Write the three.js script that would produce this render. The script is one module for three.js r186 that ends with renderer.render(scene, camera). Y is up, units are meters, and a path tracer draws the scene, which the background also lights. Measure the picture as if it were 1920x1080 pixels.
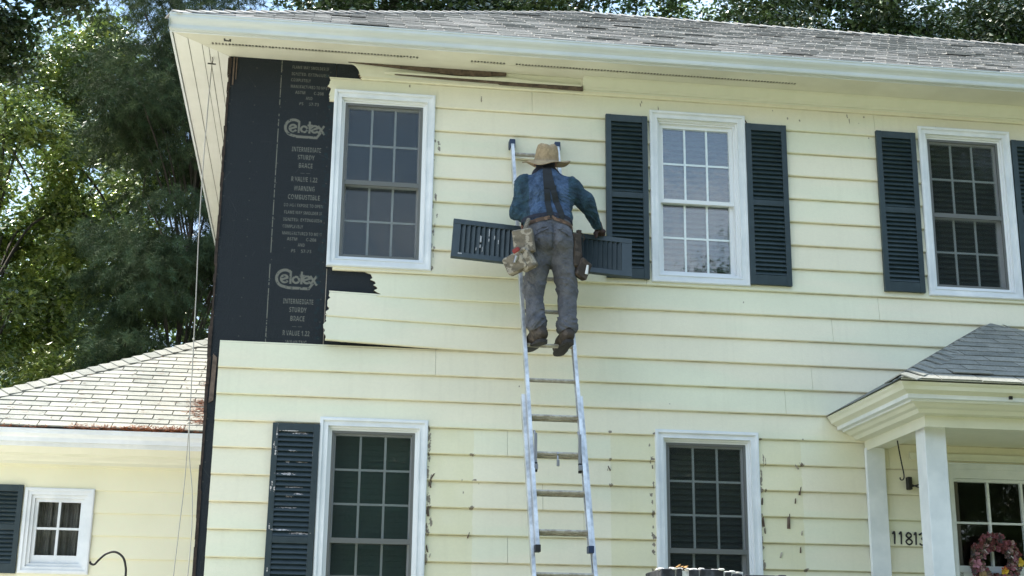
import * as THREE from 'three';
import { mergeGeometries, mergeVertices } from 'three/addons/utils/BufferGeometryUtils.js';
import { MarchingCubes } from 'three/addons/objects/MarchingCubes.js';
import { RoundedBoxGeometry } from 'three/addons/geometries/RoundedBoxGeometry.js';

// ---------------------------------------------------------------- camera, sky, sun, exposure
const scene = new THREE.Scene();
const camera = new THREE.PerspectiveCamera(23.107, 16 / 9, 0.1, 900);
camera.rotation.set(0.27212, -0.13688, 0.01174, 'YXZ');
camera.position.set(0, 1.6, 10.7086);
const renderer = new THREE.WebGLRenderer();
renderer.toneMapping = THREE.LinearToneMapping;
renderer.toneMappingExposure = 2.65;
renderer.shadowMap.enabled = true;

const SUN = new THREE.Vector3(-0.50, 0.82, -0.275).normalize();
const sun = new THREE.DirectionalLight(new THREE.Color(1.0, 0.95, 0.86), 5.0);
sun.position.copy(SUN).multiplyScalar(60); sun.castShadow = true; sun.shadow.radius = 1.2;
sun.shadow.mapSize.set(4096, 4096);
Object.assign(sun.shadow.camera, { left: -30, right: 30, top: 30, bottom: -30, near: 1, far: 160 });
scene.add(sun); scene.add(sun.target);

// ---------------------------------------------------------------- random numbers and noise
function rng(seed) { let s = seed >>> 0; return () => { s = (s + 0x6D2B79F5) | 0; let t = Math.imul(s ^ (s >>> 15), 1 | s); t = (t + Math.imul(t ^ (t >>> 7), 61 | t)) ^ t; return ((t ^ (t >>> 14)) >>> 0) / 4294967296; }; }
const PERM = new Float32Array(65536); { const r = rng(7); for (let i = 0; i < 65536; i++) PERM[i] = r(); }
const h2 = (x, y) => PERM[(((x & 255) << 8) | (y & 255)) ^ ((x >> 8) * 31 & 255)];
function vn(x, y) { const xi = Math.floor(x), yi = Math.floor(y); let fx = x - xi, fy = y - yi; fx = fx * fx * (3 - 2 * fx); fy = fy * fy * (3 - 2 * fy);
  const a = h2(xi, yi), b = h2(xi + 1, yi), c = h2(xi, yi + 1), d = h2(xi + 1, yi + 1); return a + (b - a) * fx + (c - a) * fy + (a - b - c + d) * fx * fy; }
function fbm(x, y, o = 4) { let s = 0, a = 0.5, n = 0; for (let i = 0; i < o; i++) { s += a * vn(x, y); n += a; a *= 0.5; x = x * 2.03 + 17.1; y = y * 2.03 + 5.7; } return s / n; }
function vn3(x, y, z) { const zi = Math.floor(z); let f = z - zi; f = f * f * (3 - 2 * f); const a = vn(x + zi * 37.3, y + zi * 11.9), b = vn(x + (zi + 1) * 37.3, y + (zi + 1) * 11.9); return a + (b - a) * f; }
const clamp = (x, a = 0, b = 1) => Math.min(b, Math.max(a, x)), lerp = (a, b, t) => a + (b - a) * t, sm = (a, b, x) => { const t = clamp((x - a) / (b - a)); return t * t * (3 - 2 * t); };

// ---------------------------------------------------------------- sky (air and soft cloud)
{
  const W = 1024, H = 512, d = new Float32Array(W * H * 4);
  for (let j = 0; j < H; j++) for (let i = 0; i < W; i++) {
    const el = (j + 0.5) / H * Math.PI - Math.PI / 2, az = (i + 0.5) / W * 2 * Math.PI, s = Math.sin(el), c = Math.cos(el);
    const x = Math.cos(az) * c, z = Math.sin(az) * c, t = clamp(s);
    const g = Math.pow(1 - t, 5);
    let r = lerp(0.35, 0.90, g), gg = lerp(0.55, 0.98, g), b = lerp(0.86, 1.03, g);
    const q = 1 / (t + 0.25), cl0 = sm(0.46, 0.80, fbm(x * q * 2.2 + 9, z * q * 2.2 + 4, 6)) * 0.5 * sm(-0.02, 0.12, s); let cl = cl0;
    const wi = sm(0.45, 0.75, fbm(x * q * 7 + 3 + fbm(z * q * 5, x * q * 5, 3) * 3, z * q * 16 + 1, 5)) * 0.24 * sm(0.0, 0.15, s), cw = 1 - (1 - cl) * (1 - wi); cl = cw; r = lerp(r, 1.25, cl); gg = lerp(gg, 1.27, cl); b = lerp(b, 1.3, cl);
    if (s < 0) { r = 0.5; gg = 0.55; b = 0.5; }
    const k = (j * W + i) * 4; d[k] = r * 0.75; d[k + 1] = gg * 0.75; d[k + 2] = b * 0.75; d[k + 3] = 1;
  }
  const t = new THREE.DataTexture(d, W, H, THREE.RGBAFormat, THREE.FloatType); t.mapping = THREE.EquirectangularReflectionMapping; t.magFilter = THREE.LinearFilter; t.minFilter = THREE.LinearFilter; t.needsUpdate = true;
  scene.background = t; scene.environment = t;
}

// ---------------------------------------------------------------- textures
function tex(W, H, fn, srgb = true, rep = true) {
  const d = new Uint8Array(W * H * 4), o = [0, 0, 0];
  const enc = srgb ? (v) => 255 * (v <= 0.0031308 ? 12.92 * v : 1.055 * Math.pow(v, 1 / 2.4) - 0.055) : (v) => 255 * v;
  for (let j = 0; j < H; j++) for (let i = 0; i < W; i++) { fn(i, j, o); const k = (j * W + i) * 4; d[k] = clamp(enc(clamp(o[0])), 0, 255); d[k + 1] = clamp(enc(clamp(o[1])), 0, 255); d[k + 2] = clamp(enc(clamp(o[2])), 0, 255); d[k + 3] = 255; }
  const t = new THREE.DataTexture(d, W, H); t.magFilter = THREE.LinearFilter; t.minFilter = THREE.LinearMipmapLinearFilter; t.generateMipmaps = true; t.anisotropy = 8;
  if (rep) t.wrapS = t.wrapT = THREE.RepeatWrapping; if (srgb) t.colorSpace = THREE.SRGBColorSpace; t.needsUpdate = true; return t;
}
// noise that repeats over n cells, for tiles
function tn(u, v, n, seed) { const x = u * n, y = v * n, xi = Math.floor(x), yi = Math.floor(y); let fx = x - xi, fy = y - yi; fx = fx * fx * (3 - 2 * fx); fy = fy * fy * (3 - 2 * fy); const m = (a) => ((a % n) + n) % n; const H = (a, b) => PERM[((m(a) * 193 + seed * 57) & 255) << 8 | ((m(b) * 71 + seed * 131) & 255)]; const a = H(xi, yi), b = H(xi + 1, yi), c = H(xi, yi + 1), d = H(xi + 1, yi + 1); return a + (b - a) * fx + (c - a) * fy + (a - b - c + d) * fx * fy; }
const tfbm = (u, v, n, s, o = 4) => { let r = 0, a = 0.5, k = 0; for (let i = 0; i < o; i++) { r += a * tn(u, v, n, s + i); k += a; a *= 0.55; n *= 2; } return r / k; };
function tile(S, metres, fn, srgb = true) { const t = tex(S, S, (i, j, o) => fn((i + 0.5) / S, (j + 0.5) / S, o), srgb); t.repeat.set(1 / metres, 1 / metres); return t; }
const noiseBump = tile(256, 0.12, (u, v, o) => { o[0] = o[1] = o[2] = tfbm(u, v, 12, 3, 4); }, false);

const E = 0.2032, Y0 = 5.906;                 // siding exposure; lower edge of course 0
const GHOSTS = [[0.835, 1.19], [2.262, 2.61], [3.452, 3.80]];
// painted siding: cream with yellower, unfaded rectangles where shutters hung, dirt lines under the laps, stains
const WX0 = -1.0, WX1 = 7.0, WY0 = 1.5, WY1 = 6.6;
const STAINS = []; { const r = rng(91);
  for (let i = 0; i < 20; i++) STAINS.push([0.842 + r() * r() * 0.05, 1.9 + r() * 1.6, 0.004 + r() * 0.010, 0.012 + r() * 0.04]);
  for (let i = 0; i < 16; i++) STAINS.push([3.455 + r() * r() * 0.06, 2.3 + r() * 1.15, 0.004 + r() * 0.009, 0.012 + r() * 0.035]);
  for (let i = 0; i < 14; i++) STAINS.push([2.60 - r() * r() * 0.06, 2.3 + r() * 1.1, 0.004 + r() * 0.010, 0.01 + r() * 0.02]);
  for (let i = 0; i < 16; i++) STAINS.push([0.822 + r() * r() * 0.06, 4.7 + r() * 1.3, 0.003 + r() * 0.008, 0.008 + r() * 0.02]);
  for (let i = 0; i < 26; i++) STAINS.push([r() * 6, 1.8 + r() * 4.5, 0.002 + r() * 0.003, 0.004 + r() * 0.008]);
  for (const [x0, x1] of GHOSTS) for (let i = 0; i < 9; i++) STAINS.push([(r() < 0.5 ? x0 : x1) + (r() - 0.5) * 0.05, Y0 - E * Math.floor(12 + r() * 6) + r() * 0.02, 0.008 + r() * 0.014, 0.006 + r() * 0.01]);
  for (let i = 0; i < 12; i++) STAINS.push([0.3 + r() * 5.6, 6.2 + r() * 0.1, 0.003 + r() * 0.004, 0.008 + r() * 0.02]); }
const wallTex = (() => {
  const W = 2048, H = 1306, cell = new Map();
  STAINS.forEach((s) => { const R = 0.08; for (let a = Math.floor((s[0] - R) * 10); a <= Math.floor((s[0] + R) * 10); a++) for (let b = Math.floor((s[1] - R) * 10); b <= Math.floor((s[1] + R) * 10); b++) { const k = a * 1000 + b; if (!cell.has(k)) cell.set(k, []); cell.get(k).push(s); } });
  return tex(W, H, (i, j, o) => {
    const x = WX0 + (i + 0.5) / W * (WX1 - WX0), y = WY0 + (j + 0.5) / H * (WY1 - WY0);
    const n = fbm(x * 1.7, y * 2.6, 4), f = fbm(x * 60, y * 90, 2), row = Math.floor((Y0 - y) / E), v = vn(row * 7.7, Math.floor(x / 2.4 + row * 0.37) * 3.1);
    let r = 0.765, g = 0.72, b = 0.545;
    const chalk = sm(0.35, 0.7, fbm(x * 0.8 + 3, y * 5, 3)); r = lerp(r, 0.72, chalk); g = lerp(g, 0.715, chalk); b = lerp(b, 0.535, chalk);
    if (y < 3.46) for (const [a, c] of GHOSTS) { const e = (fbm(x * 40, y * 22, 2) - 0.5) * 0.008; if (x > a + e && x < c + e) { const k = 0.65 + 0.35 * vn(x * 9, y * 9); r = lerp(r, 0.70, k); g = lerp(g, 0.665, k); b = lerp(b, 0.44, k); } }
    const m = 0.865 + 0.14 * n + 0.05 * f + 0.05 * v; r *= m; g *= m; b *= m;
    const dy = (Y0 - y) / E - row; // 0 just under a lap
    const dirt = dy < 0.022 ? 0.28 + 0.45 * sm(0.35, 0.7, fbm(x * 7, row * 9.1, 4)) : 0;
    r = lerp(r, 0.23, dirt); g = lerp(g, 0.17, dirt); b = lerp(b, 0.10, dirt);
    const streak = sm(0.60, 0.80, fbm(x * 26, y * 1.6 + row * 4, 3)) * 0.05; r = lerp(r, 0.42, streak); g = lerp(g, 0.38, streak); b = lerp(b, 0.26, streak);
    const L = cell.get(Math.floor(x * 10) * 1000 + Math.floor(y * 10));
    if (L) for (const s of L) { const q = Math.hypot((x - s[0]) / s[2], (y - s[1]) / s[3]) + (fbm(x * 120, y * 90, 2) - 0.5) * 1.5; if (q < 1) { const k = sm(1, 0.75, q) * 0.85; r = lerp(r, 0.13, k); g = lerp(g, 0.10, k); b = lerp(b, 0.075, k); } }
    o[0] = r; o[1] = g; o[2] = b;
  }, true, false);
})();
wallTex.repeat.set(1 / (WX1 - WX0), 1 / (WY1 - WY0)); wallTex.offset.set(-WX0 / (WX1 - WX0), -WY0 / (WY1 - WY0));

function std(color, rough, extra = {}) { const m = new THREE.MeshStandardMaterial({ roughness: rough, ...extra }); if (Array.isArray(color)) m.color.setRGB(...color); else m.color.set(color); return m; }
const grainTex = (a, b, S, met, n, seed, pow = 1) => tile(S, met, (u, v, o) => { const t = Math.pow(tfbm(u, v, n, seed, 5), pow); for (let i = 0; i < 3; i++) o[i] = lerp(a[i], b[i], clamp(t * 1.6 - 0.3)); });
const M = {};
M.siding = std([1, 1, 1], 0.55, { map: wallTex, bumpMap: noiseBump, bumpScale: 0.0006, vertexColors: true });
M.wingSiding = std([1, 1, 1], 0.55, { map: grainTex([0.76, 0.735, 0.53], [0.82, 0.79, 0.58], 512, 1.7, 4, 21), bumpMap: noiseBump, bumpScale: 0.0006 });
M.white = std([1, 1, 1], 0.42, { map: grainTex([0.62, 0.655, 0.665], [0.79, 0.81, 0.81], 512, 0.9, 6, 11), bumpMap: noiseBump, bumpScale: 0.0004 });
M.vinyl = std([0.74, 0.76, 0.76], 0.35);
M.cream = std([1, 1, 1], 0.5, { map: grainTex([0.66, 0.66, 0.53], [0.75, 0.74, 0.61], 512, 1.1, 5, 31), bumpMap: noiseBump, bumpScale: 0.0005 });
M.soffit = std([1, 1, 1], 0.55, { map: grainTex([0.60, 0.58, 0.47], [0.72, 0.70, 0.58], 512, 1.3, 5, 41), bumpMap: noiseBump, bumpScale: 0.0005 });
M.litSideSoffit = std([1, 1, 1], 0.5, { map: grainTex([0.70, 0.69, 0.62], [0.80, 0.79, 0.73], 512, 1.3, 5, 45), bumpMap: noiseBump, bumpScale: 0.0005 });  // lighter soffit copy; the brighter light at the left is put into the colour
M.gutter = std([1, 1, 1], 0.32, { map: grainTex([0.50, 0.54, 0.52], [0.63, 0.66, 0.63], 512, 1.6, 4, 51) });
M.dark = std([0.012, 0.012, 0.013], 0.9);
M.core = std([0.10, 0.09, 0.075], 0.9);
M.room = std([0.16, 0.15, 0.14], 0.9);
M.rawWood = std([1, 1, 1], 0.85, { map: grainTex([0.045, 0.032, 0.024], [0.15, 0.108, 0.078], 256, 0.25, 8, 61) });
M.greyWood = std([1, 1, 1], 0.85, { map: grainTex([0.20, 0.18, 0.15], [0.40, 0.36, 0.30], 256, 0.3, 8, 66) });
M.shutter = std([1, 1, 1], 0.42, { map: grainTex([0.016, 0.030, 0.034], [0.028, 0.047, 0.052], 256, 0.4, 6, 71), bumpMap: noiseBump, bumpScale: 0.0004 });
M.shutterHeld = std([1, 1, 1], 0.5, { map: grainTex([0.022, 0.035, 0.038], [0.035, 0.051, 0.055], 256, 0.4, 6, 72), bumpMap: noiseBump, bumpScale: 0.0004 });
M.shutterPeel = (() => { const r = rng(5), C = []; for (let i = 0; i < 26; i++) C.push([0.08 + r() * 0.2, 0.05 + r() * 1.5, 0.015 + r() * 0.055, 0.0035 + r() * 0.005]); for (let i = 0; i < 14; i++) C.push([0.012 + r() * 0.03, r() * 1.6, 0.003 + r() * 0.004, 0.01 + r() * 0.03]);
  const t = tex(512, 2048, (i, j, o) => { const x = (i + 0.5) / 512 * 0.4, y = (j + 0.5) / 2048 * 1.6, n = fbm(x * 30, y * 30, 3); let c = [0.014 + 0.010 * n, 0.027 + 0.014 * n, 0.032 + 0.015 * n];
    for (const s of C) { const q = Math.hypot((x - s[0]) / s[2], (y - s[1]) / s[3]) + (fbm(x * 90, y * 160, 2) - 0.5) * 2.2; if (q < 0.9) c = q < 0.5 ? [0.52, 0.50, 0.48] : [0.30, 0.26, 0.24]; }
    o[0] = c[0]; o[1] = c[1]; o[2] = c[2]; }, true, true); t.repeat.set(1 / 0.4, 1 / 1.6); return std([1, 1, 1], 0.5, { map: t, bumpMap: noiseBump, bumpScale: 0.0005 }); })();
M.screenFrame = std([0.12, 0.125, 0.115], 0.5);
M.screen = std([0.012, 0.017, 0.016], 0.9, { transparent: true, opacity: 0.47 });
const waveTex = tile(256, 1, (u, v, o) => { o[0] = o[1] = o[2] = tfbm(u, v, 3, 205, 3); }, false); waveTex.repeat.set(0.9, 1.1);
M.pane = new THREE.MeshPhysicalMaterial({ bumpMap: waveTex, bumpScale: 0.0007, transmission: 1, thickness: 0, roughness: 0.012, ior: 1.85, color: new THREE.Color(0.93, 0.97, 0.95) });
M.blind = std([0.07, 0.08, 0.075], 0.6);
M.blindGreen = std([0.055, 0.125, 0.095], 0.6);
M.curtain = std([1, 1, 1], 0.95, { map: grainTex([0.07, 0.065, 0.06], [0.15, 0.14, 0.13], 256, 0.3, 6, 77) });
M.shade = std([0.016, 0.018, 0.022], 0.9);
const granule = (a, b, seed) => tile(512, 0.62, (u, v, o) => { const f = tfbm(u, v, 64, seed, 3), c = tfbm(u, v, 4, seed + 9, 4), t = clamp(f * 0.9 + c * 0.9 - 0.45); for (let i = 0; i < 3; i++) o[i] = lerp(a[i], b[i], t); });
const granBump = tile(256, 0.16, (u, v, o) => { o[0] = o[1] = o[2] = tfbm(u, v, 40, 13, 2); }, false);
const shingleMats = (list) => list.map(([a, b], i) => std([1, 1, 1], 0.92, { map: granule(a, b, 81 + i * 3), bumpMap: granBump, bumpScale: 0.0012 }));
M.shMain = shingleMats([[[0.19, 0.19, 0.175], [0.36, 0.355, 0.33]], [[0.21, 0.20, 0.185], [0.39, 0.375, 0.35]], [[0.17, 0.168, 0.158], [0.32, 0.315, 0.295]]]);
M.shWing = shingleMats([[[0.19, 0.19, 0.162], [0.37, 0.368, 0.318]], [[0.205, 0.205, 0.175], [0.395, 0.392, 0.34]], [[0.165, 0.17, 0.148], [0.33, 0.333, 0.292]]]);
M.shPorch = shingleMats([[[0.125, 0.13, 0.112], [0.275, 0.275, 0.24]], [[0.14, 0.145, 0.125], [0.30, 0.30, 0.26]], [[0.105, 0.112, 0.098], [0.24, 0.245, 0.215]]]);
M.felt = std([0.03, 0.03, 0.03], 0.95);
M.alu = std([1, 1, 1], 0.34, { metalness: 0.6, map: grainTex([0.36, 0.36, 0.35], [0.70, 0.70, 0.68], 256, 0.35, 8, 111) });
M.rung = std([1, 1, 1], 0.5, { metalness: 0.45, map: grainTex([0.26, 0.23, 0.18], [0.52, 0.49, 0.42], 256, 0.22, 8, 112) });
M.blueCap = std([0.012, 0.028, 0.07], 0.45);
M.black = std([0.012, 0.012, 0.013], 0.5);
M.iron = std([0.02, 0.019, 0.018], 0.55, { metalness: 0.3 });
M.steel = std([0.35, 0.35, 0.36], 0.35, { metalness: 0.9 });
M.rope = std([0.34, 0.33, 0.29], 0.9);

// ---------------------------------------------------------------- geometry helpers
const V3 = (x, y, z) => new THREE.Vector3(x, y, z);
function boxUV(g) { // metric uv by the way each face points
  if (g.index) g = g.toNonIndexed();
  const p = g.attributes.position, uv = new Float32Array(p.count * 2), a = V3(), b = V3(), c = V3();
  for (let i = 0; i < p.count; i += 3) {
    a.fromBufferAttribute(p, i); b.fromBufferAttribute(p, i + 1); c.fromBufferAttribute(p, i + 2);
    const n = b.clone().sub(a).cross(c.clone().sub(a)), ax = Math.abs(n.x), ay = Math.abs(n.y), az = Math.abs(n.z);
    [a, b, c].forEach((q, k) => { let u, v; if (az >= ax && az >= ay) { u = q.x; v = q.y; } else if (ay >= ax) { u = q.x; v = q.z; } else { u = q.z; v = q.y; } uv[(i + k) * 2] = u; uv[(i + k) * 2 + 1] = v; });
  }
  g.setAttribute('uv', new THREE.BufferAttribute(uv, 2)); return g;
}
function bx(x0, x1, y0, y1, z0, z1) { const g = new THREE.BoxGeometry(Math.abs(x1 - x0), Math.abs(y1 - y0), Math.abs(z1 - z0)).translate((x0 + x1) / 2, (y0 + y1) / 2, (z0 + z1) / 2); return boxUV(g); }
function rbx(x0, x1, y0, y1, z0, z1, r = 0.004) { const g = new RoundedBoxGeometry(x1 - x0, y1 - y0, z1 - z0, 1, r).translate((x0 + x1) / 2, (y0 + y1) / 2, (z0 + z1) / 2); return boxUV(g); }
function poly(quads) { // quads / triangles given as point lists, flat shaded
  const P = []; for (const q of quads) for (let i = 1; i < q.length - 1; i++) P.push(...q[0], ...q[i], ...q[i + 1]);
  const g = new THREE.BufferGeometry(); g.setAttribute('position', new THREE.Float32BufferAttribute(P, 3)); g.computeVertexNormals(); return boxUV(g);
}
function merge(list) { list = list.filter(Boolean).map((g) => (g.index ? g.toNonIndexed() : g)); for (const g of list) for (const k of Object.keys(g.attributes)) if (!['position', 'normal', 'uv', 'color'].includes(k)) g.deleteAttribute(k); return list.length > 1 ? mergeGeometries(list) : list[0]; }
function tube(pts, r, seg = 24, rad = 6, closed = false) { const c = new THREE.CatmullRomCurve3(pts.map((p) => (p.isVector3 ? p : V3(...p))), closed, 'catmullrom', 0.5); return new THREE.TubeGeometry(c, seg, r, rad, closed).toNonIndexed(); }
function bar(a, b, r0, r1 = r0, n = 8) { a = V3(...a); b = V3(...b); const d = b.clone().sub(a), g = new THREE.CylinderGeometry(r1, r0, d.length(), n).toNonIndexed(); g.applyQuaternion(new THREE.Quaternion().setFromUnitVectors(V3(0, 1, 0), d.clone().normalize())); g.translate((a.x + b.x) / 2, (a.y + b.y) / 2, (a.z + b.z) / 2); return g; }
function extrudeX(profile, x0, x1) { // closed (z, y) profile swept along x
  const s = new THREE.Shape(profile.map(([z, y]) => new THREE.Vector2(z, y))); const g = new THREE.ExtrudeGeometry(s, { depth: x1 - x0, bevelEnabled: false });
  g.applyMatrix4(new THREE.Matrix4().makeBasis(V3(0, 0, 1), V3(0, 1, 0), V3(1, 0, 0))); g.translate(x0, 0, 0);
  const p = g.attributes.position, n = g.attributes.normal; for (let i = 0; i < p.count; i += 3) { for (const A of [p, n]) { const t = [A.getX(i + 1), A.getY(i + 1), A.getZ(i + 1)]; A.setXYZ(i + 1, A.getX(i + 2), A.getY(i + 2), A.getZ(i + 2)); A.setXYZ(i + 2, ...t); } }
  const q = boxUV(g); q.computeVertexNormals(); return q;
}
const used = {};
function numbered(n) { const k = used[n] ?? 0; used[n] = k + 1; return k ? `${n}_${String(k).padStart(3, '0')}` : n; }
function part(name, g, m, parent) { const o = new THREE.Mesh(Array.isArray(g) ? merge(g) : g, m); o.name = name; o.castShadow = o.receiveShadow = true; parent.add(o); return o; }
function thing(name, label, category, base = [0, 0, 0], group) { const o = new THREE.Group(); o.name = numbered(name); o.userData = { label, category }; if (group) o.userData.group = group; o.userData.base = base; scene.add(o); return o; }
function settle(o) { const b = V3(...o.userData.base); delete o.userData.base; o.position.copy(b); for (const c of o.children) c.position.sub(b); return o; }
function sub(name, parent, pos = [0, 0, 0]) { const o = new THREE.Group(); o.name = name; o.position.set(...pos); parent.add(o); return o; }

// ================================================================= GROUND
{
  const t = tile(1024, 9, (u, v, o) => { const f = tfbm(u, v, 90, 121, 3), c = tfbm(u, v, 6, 125, 4), d = sm(0.5, 0.75, c); o[0] = lerp(0.075, 0.17, d) * (0.6 + 0.8 * f); o[1] = lerp(0.095, 0.145, d) * (0.6 + 0.8 * f); o[2] = lerp(0.035, 0.08, d) * (0.6 + 0.8 * f); });
  const g = new THREE.PlaneGeometry(700, 700, 1, 1).rotateX(-Math.PI / 2); const uv = g.attributes.uv; for (let i = 0; i < uv.count; i++) uv.setXY(i, uv.getX(i) * 700, uv.getY(i) * 700);
  const o = new THREE.Mesh(g, std([1, 1, 1], 0.95, { map: t })); o.name = 'ground'; o.receiveShadow = true; o.userData = { kind: 'structure', label: 'lawn around the house', category: 'ground' }; scene.add(o);
  const dw = part('bounce_driveway', bx(-9.5, -1.15, -0.05, 0.004, -2.45, 22), std([1, 1, 1], 0.9, { map: grainTex([0.50, 0.48, 0.43], [0.68, 0.66, 0.60], 512, 2.2, 6, 301) }), scene); dw.userData = { kind: 'structure', label: 'unseen pale concrete driveway before the side wing', category: 'bounce_driveway' };  // unseen pale slab, added so bounced sun brightens wing wall and left soffit
}

// ================================================================= HOUSE
const house = thing('house', 'two-storey cream clapboard house with black sheathing bared at its left corner', 'house', [-0.85, 0, 0]);
const WIN = [ // x0, x1, y0, y1, kind
  { x0: 0, x1: 0.82, y0: 4.715, y1: 6.207, up: 2, lo: 2, mid: 5.435, look: 'shade' },
  { x0: 2.61, x1: 3.43, y0: 4.717, y1: 6.207, up: 2, lo: 2, mid: 5.44, look: 'white' },
  { x0: 4.962, x1: 5.79, y0: 4.717, y1: 6.222, up: 2, lo: 2, mid: 5.445, look: 'blind' },
  { x0: 0.012, x1: 0.834, y0: 1.72, y1: 3.518, up: 3, lo: 3, mid: 2.60, look: 'green' },
  { x0: 2.615, x1: 3.45, y0: 1.72, y1: 3.515, up: 3, lo: 3, mid: 2.585, look: 'blind' },
];
const DOOR = { x0: 5.0, x1: 6.30, y0: 0.55, y1: 3.33 };
const HOLES = [...WIN, DOOR];
const XL = -0.85, XR = 11.2, ZB = -7.4, YS = 6.45;   // wall corners, back, soffit
{ // wall shell: front wall with openings, other walls, floors
  const s = new THREE.Shape([[XL, 0], [XR, 0], [XR, YS], [XL, YS]].map((p) => new THREE.Vector2(...p)));
  for (const w of HOLES) { const m = w === DOOR ? 0.11 : 0.055, mb = w === DOOR ? 0 : 0.055; s.holes.push(new THREE.Path([[w.x0 + m, w.y0 + mb], [w.x0 + m, w.y1 - m], [w.x1 - m, w.y1 - m], [w.x1 - m, w.y0 + mb]].map((p) => new THREE.Vector2(...p)))); }
  const g = boxUV(new THREE.ExtrudeGeometry(s, { depth: 0.13, bevelEnabled: false }).translate(0, 0, -0.145));
  part('wall', [g, bx(XL, XL + 0.12, 0, YS, ZB, -0.147), bx(XR - 0.12, XR, 0, YS, ZB, -0.147), bx(XL, XR, 0, YS, ZB - 0.12, ZB - 0.002)], M.core, house);
  part('interior_floor', [bx(XL + 0.121, XR - 0.121, 0.5, 0.55, ZB, -0.148), bx(XL + 0.121, XR - 0.121, 3.75, 3.85, ZB, -0.148), bx(XL + 0.121, XR - 0.121, 6.38, 6.44, ZB, -0.148), bx(XL + 0.121, XR - 0.121, 0.56, 6.37, -3.1, -3)], M.room, house);
  part('foundation', bx(XL + 0.02, XR, 0, 0.52, -0.014, 0.004), M.core, house);
}
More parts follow.
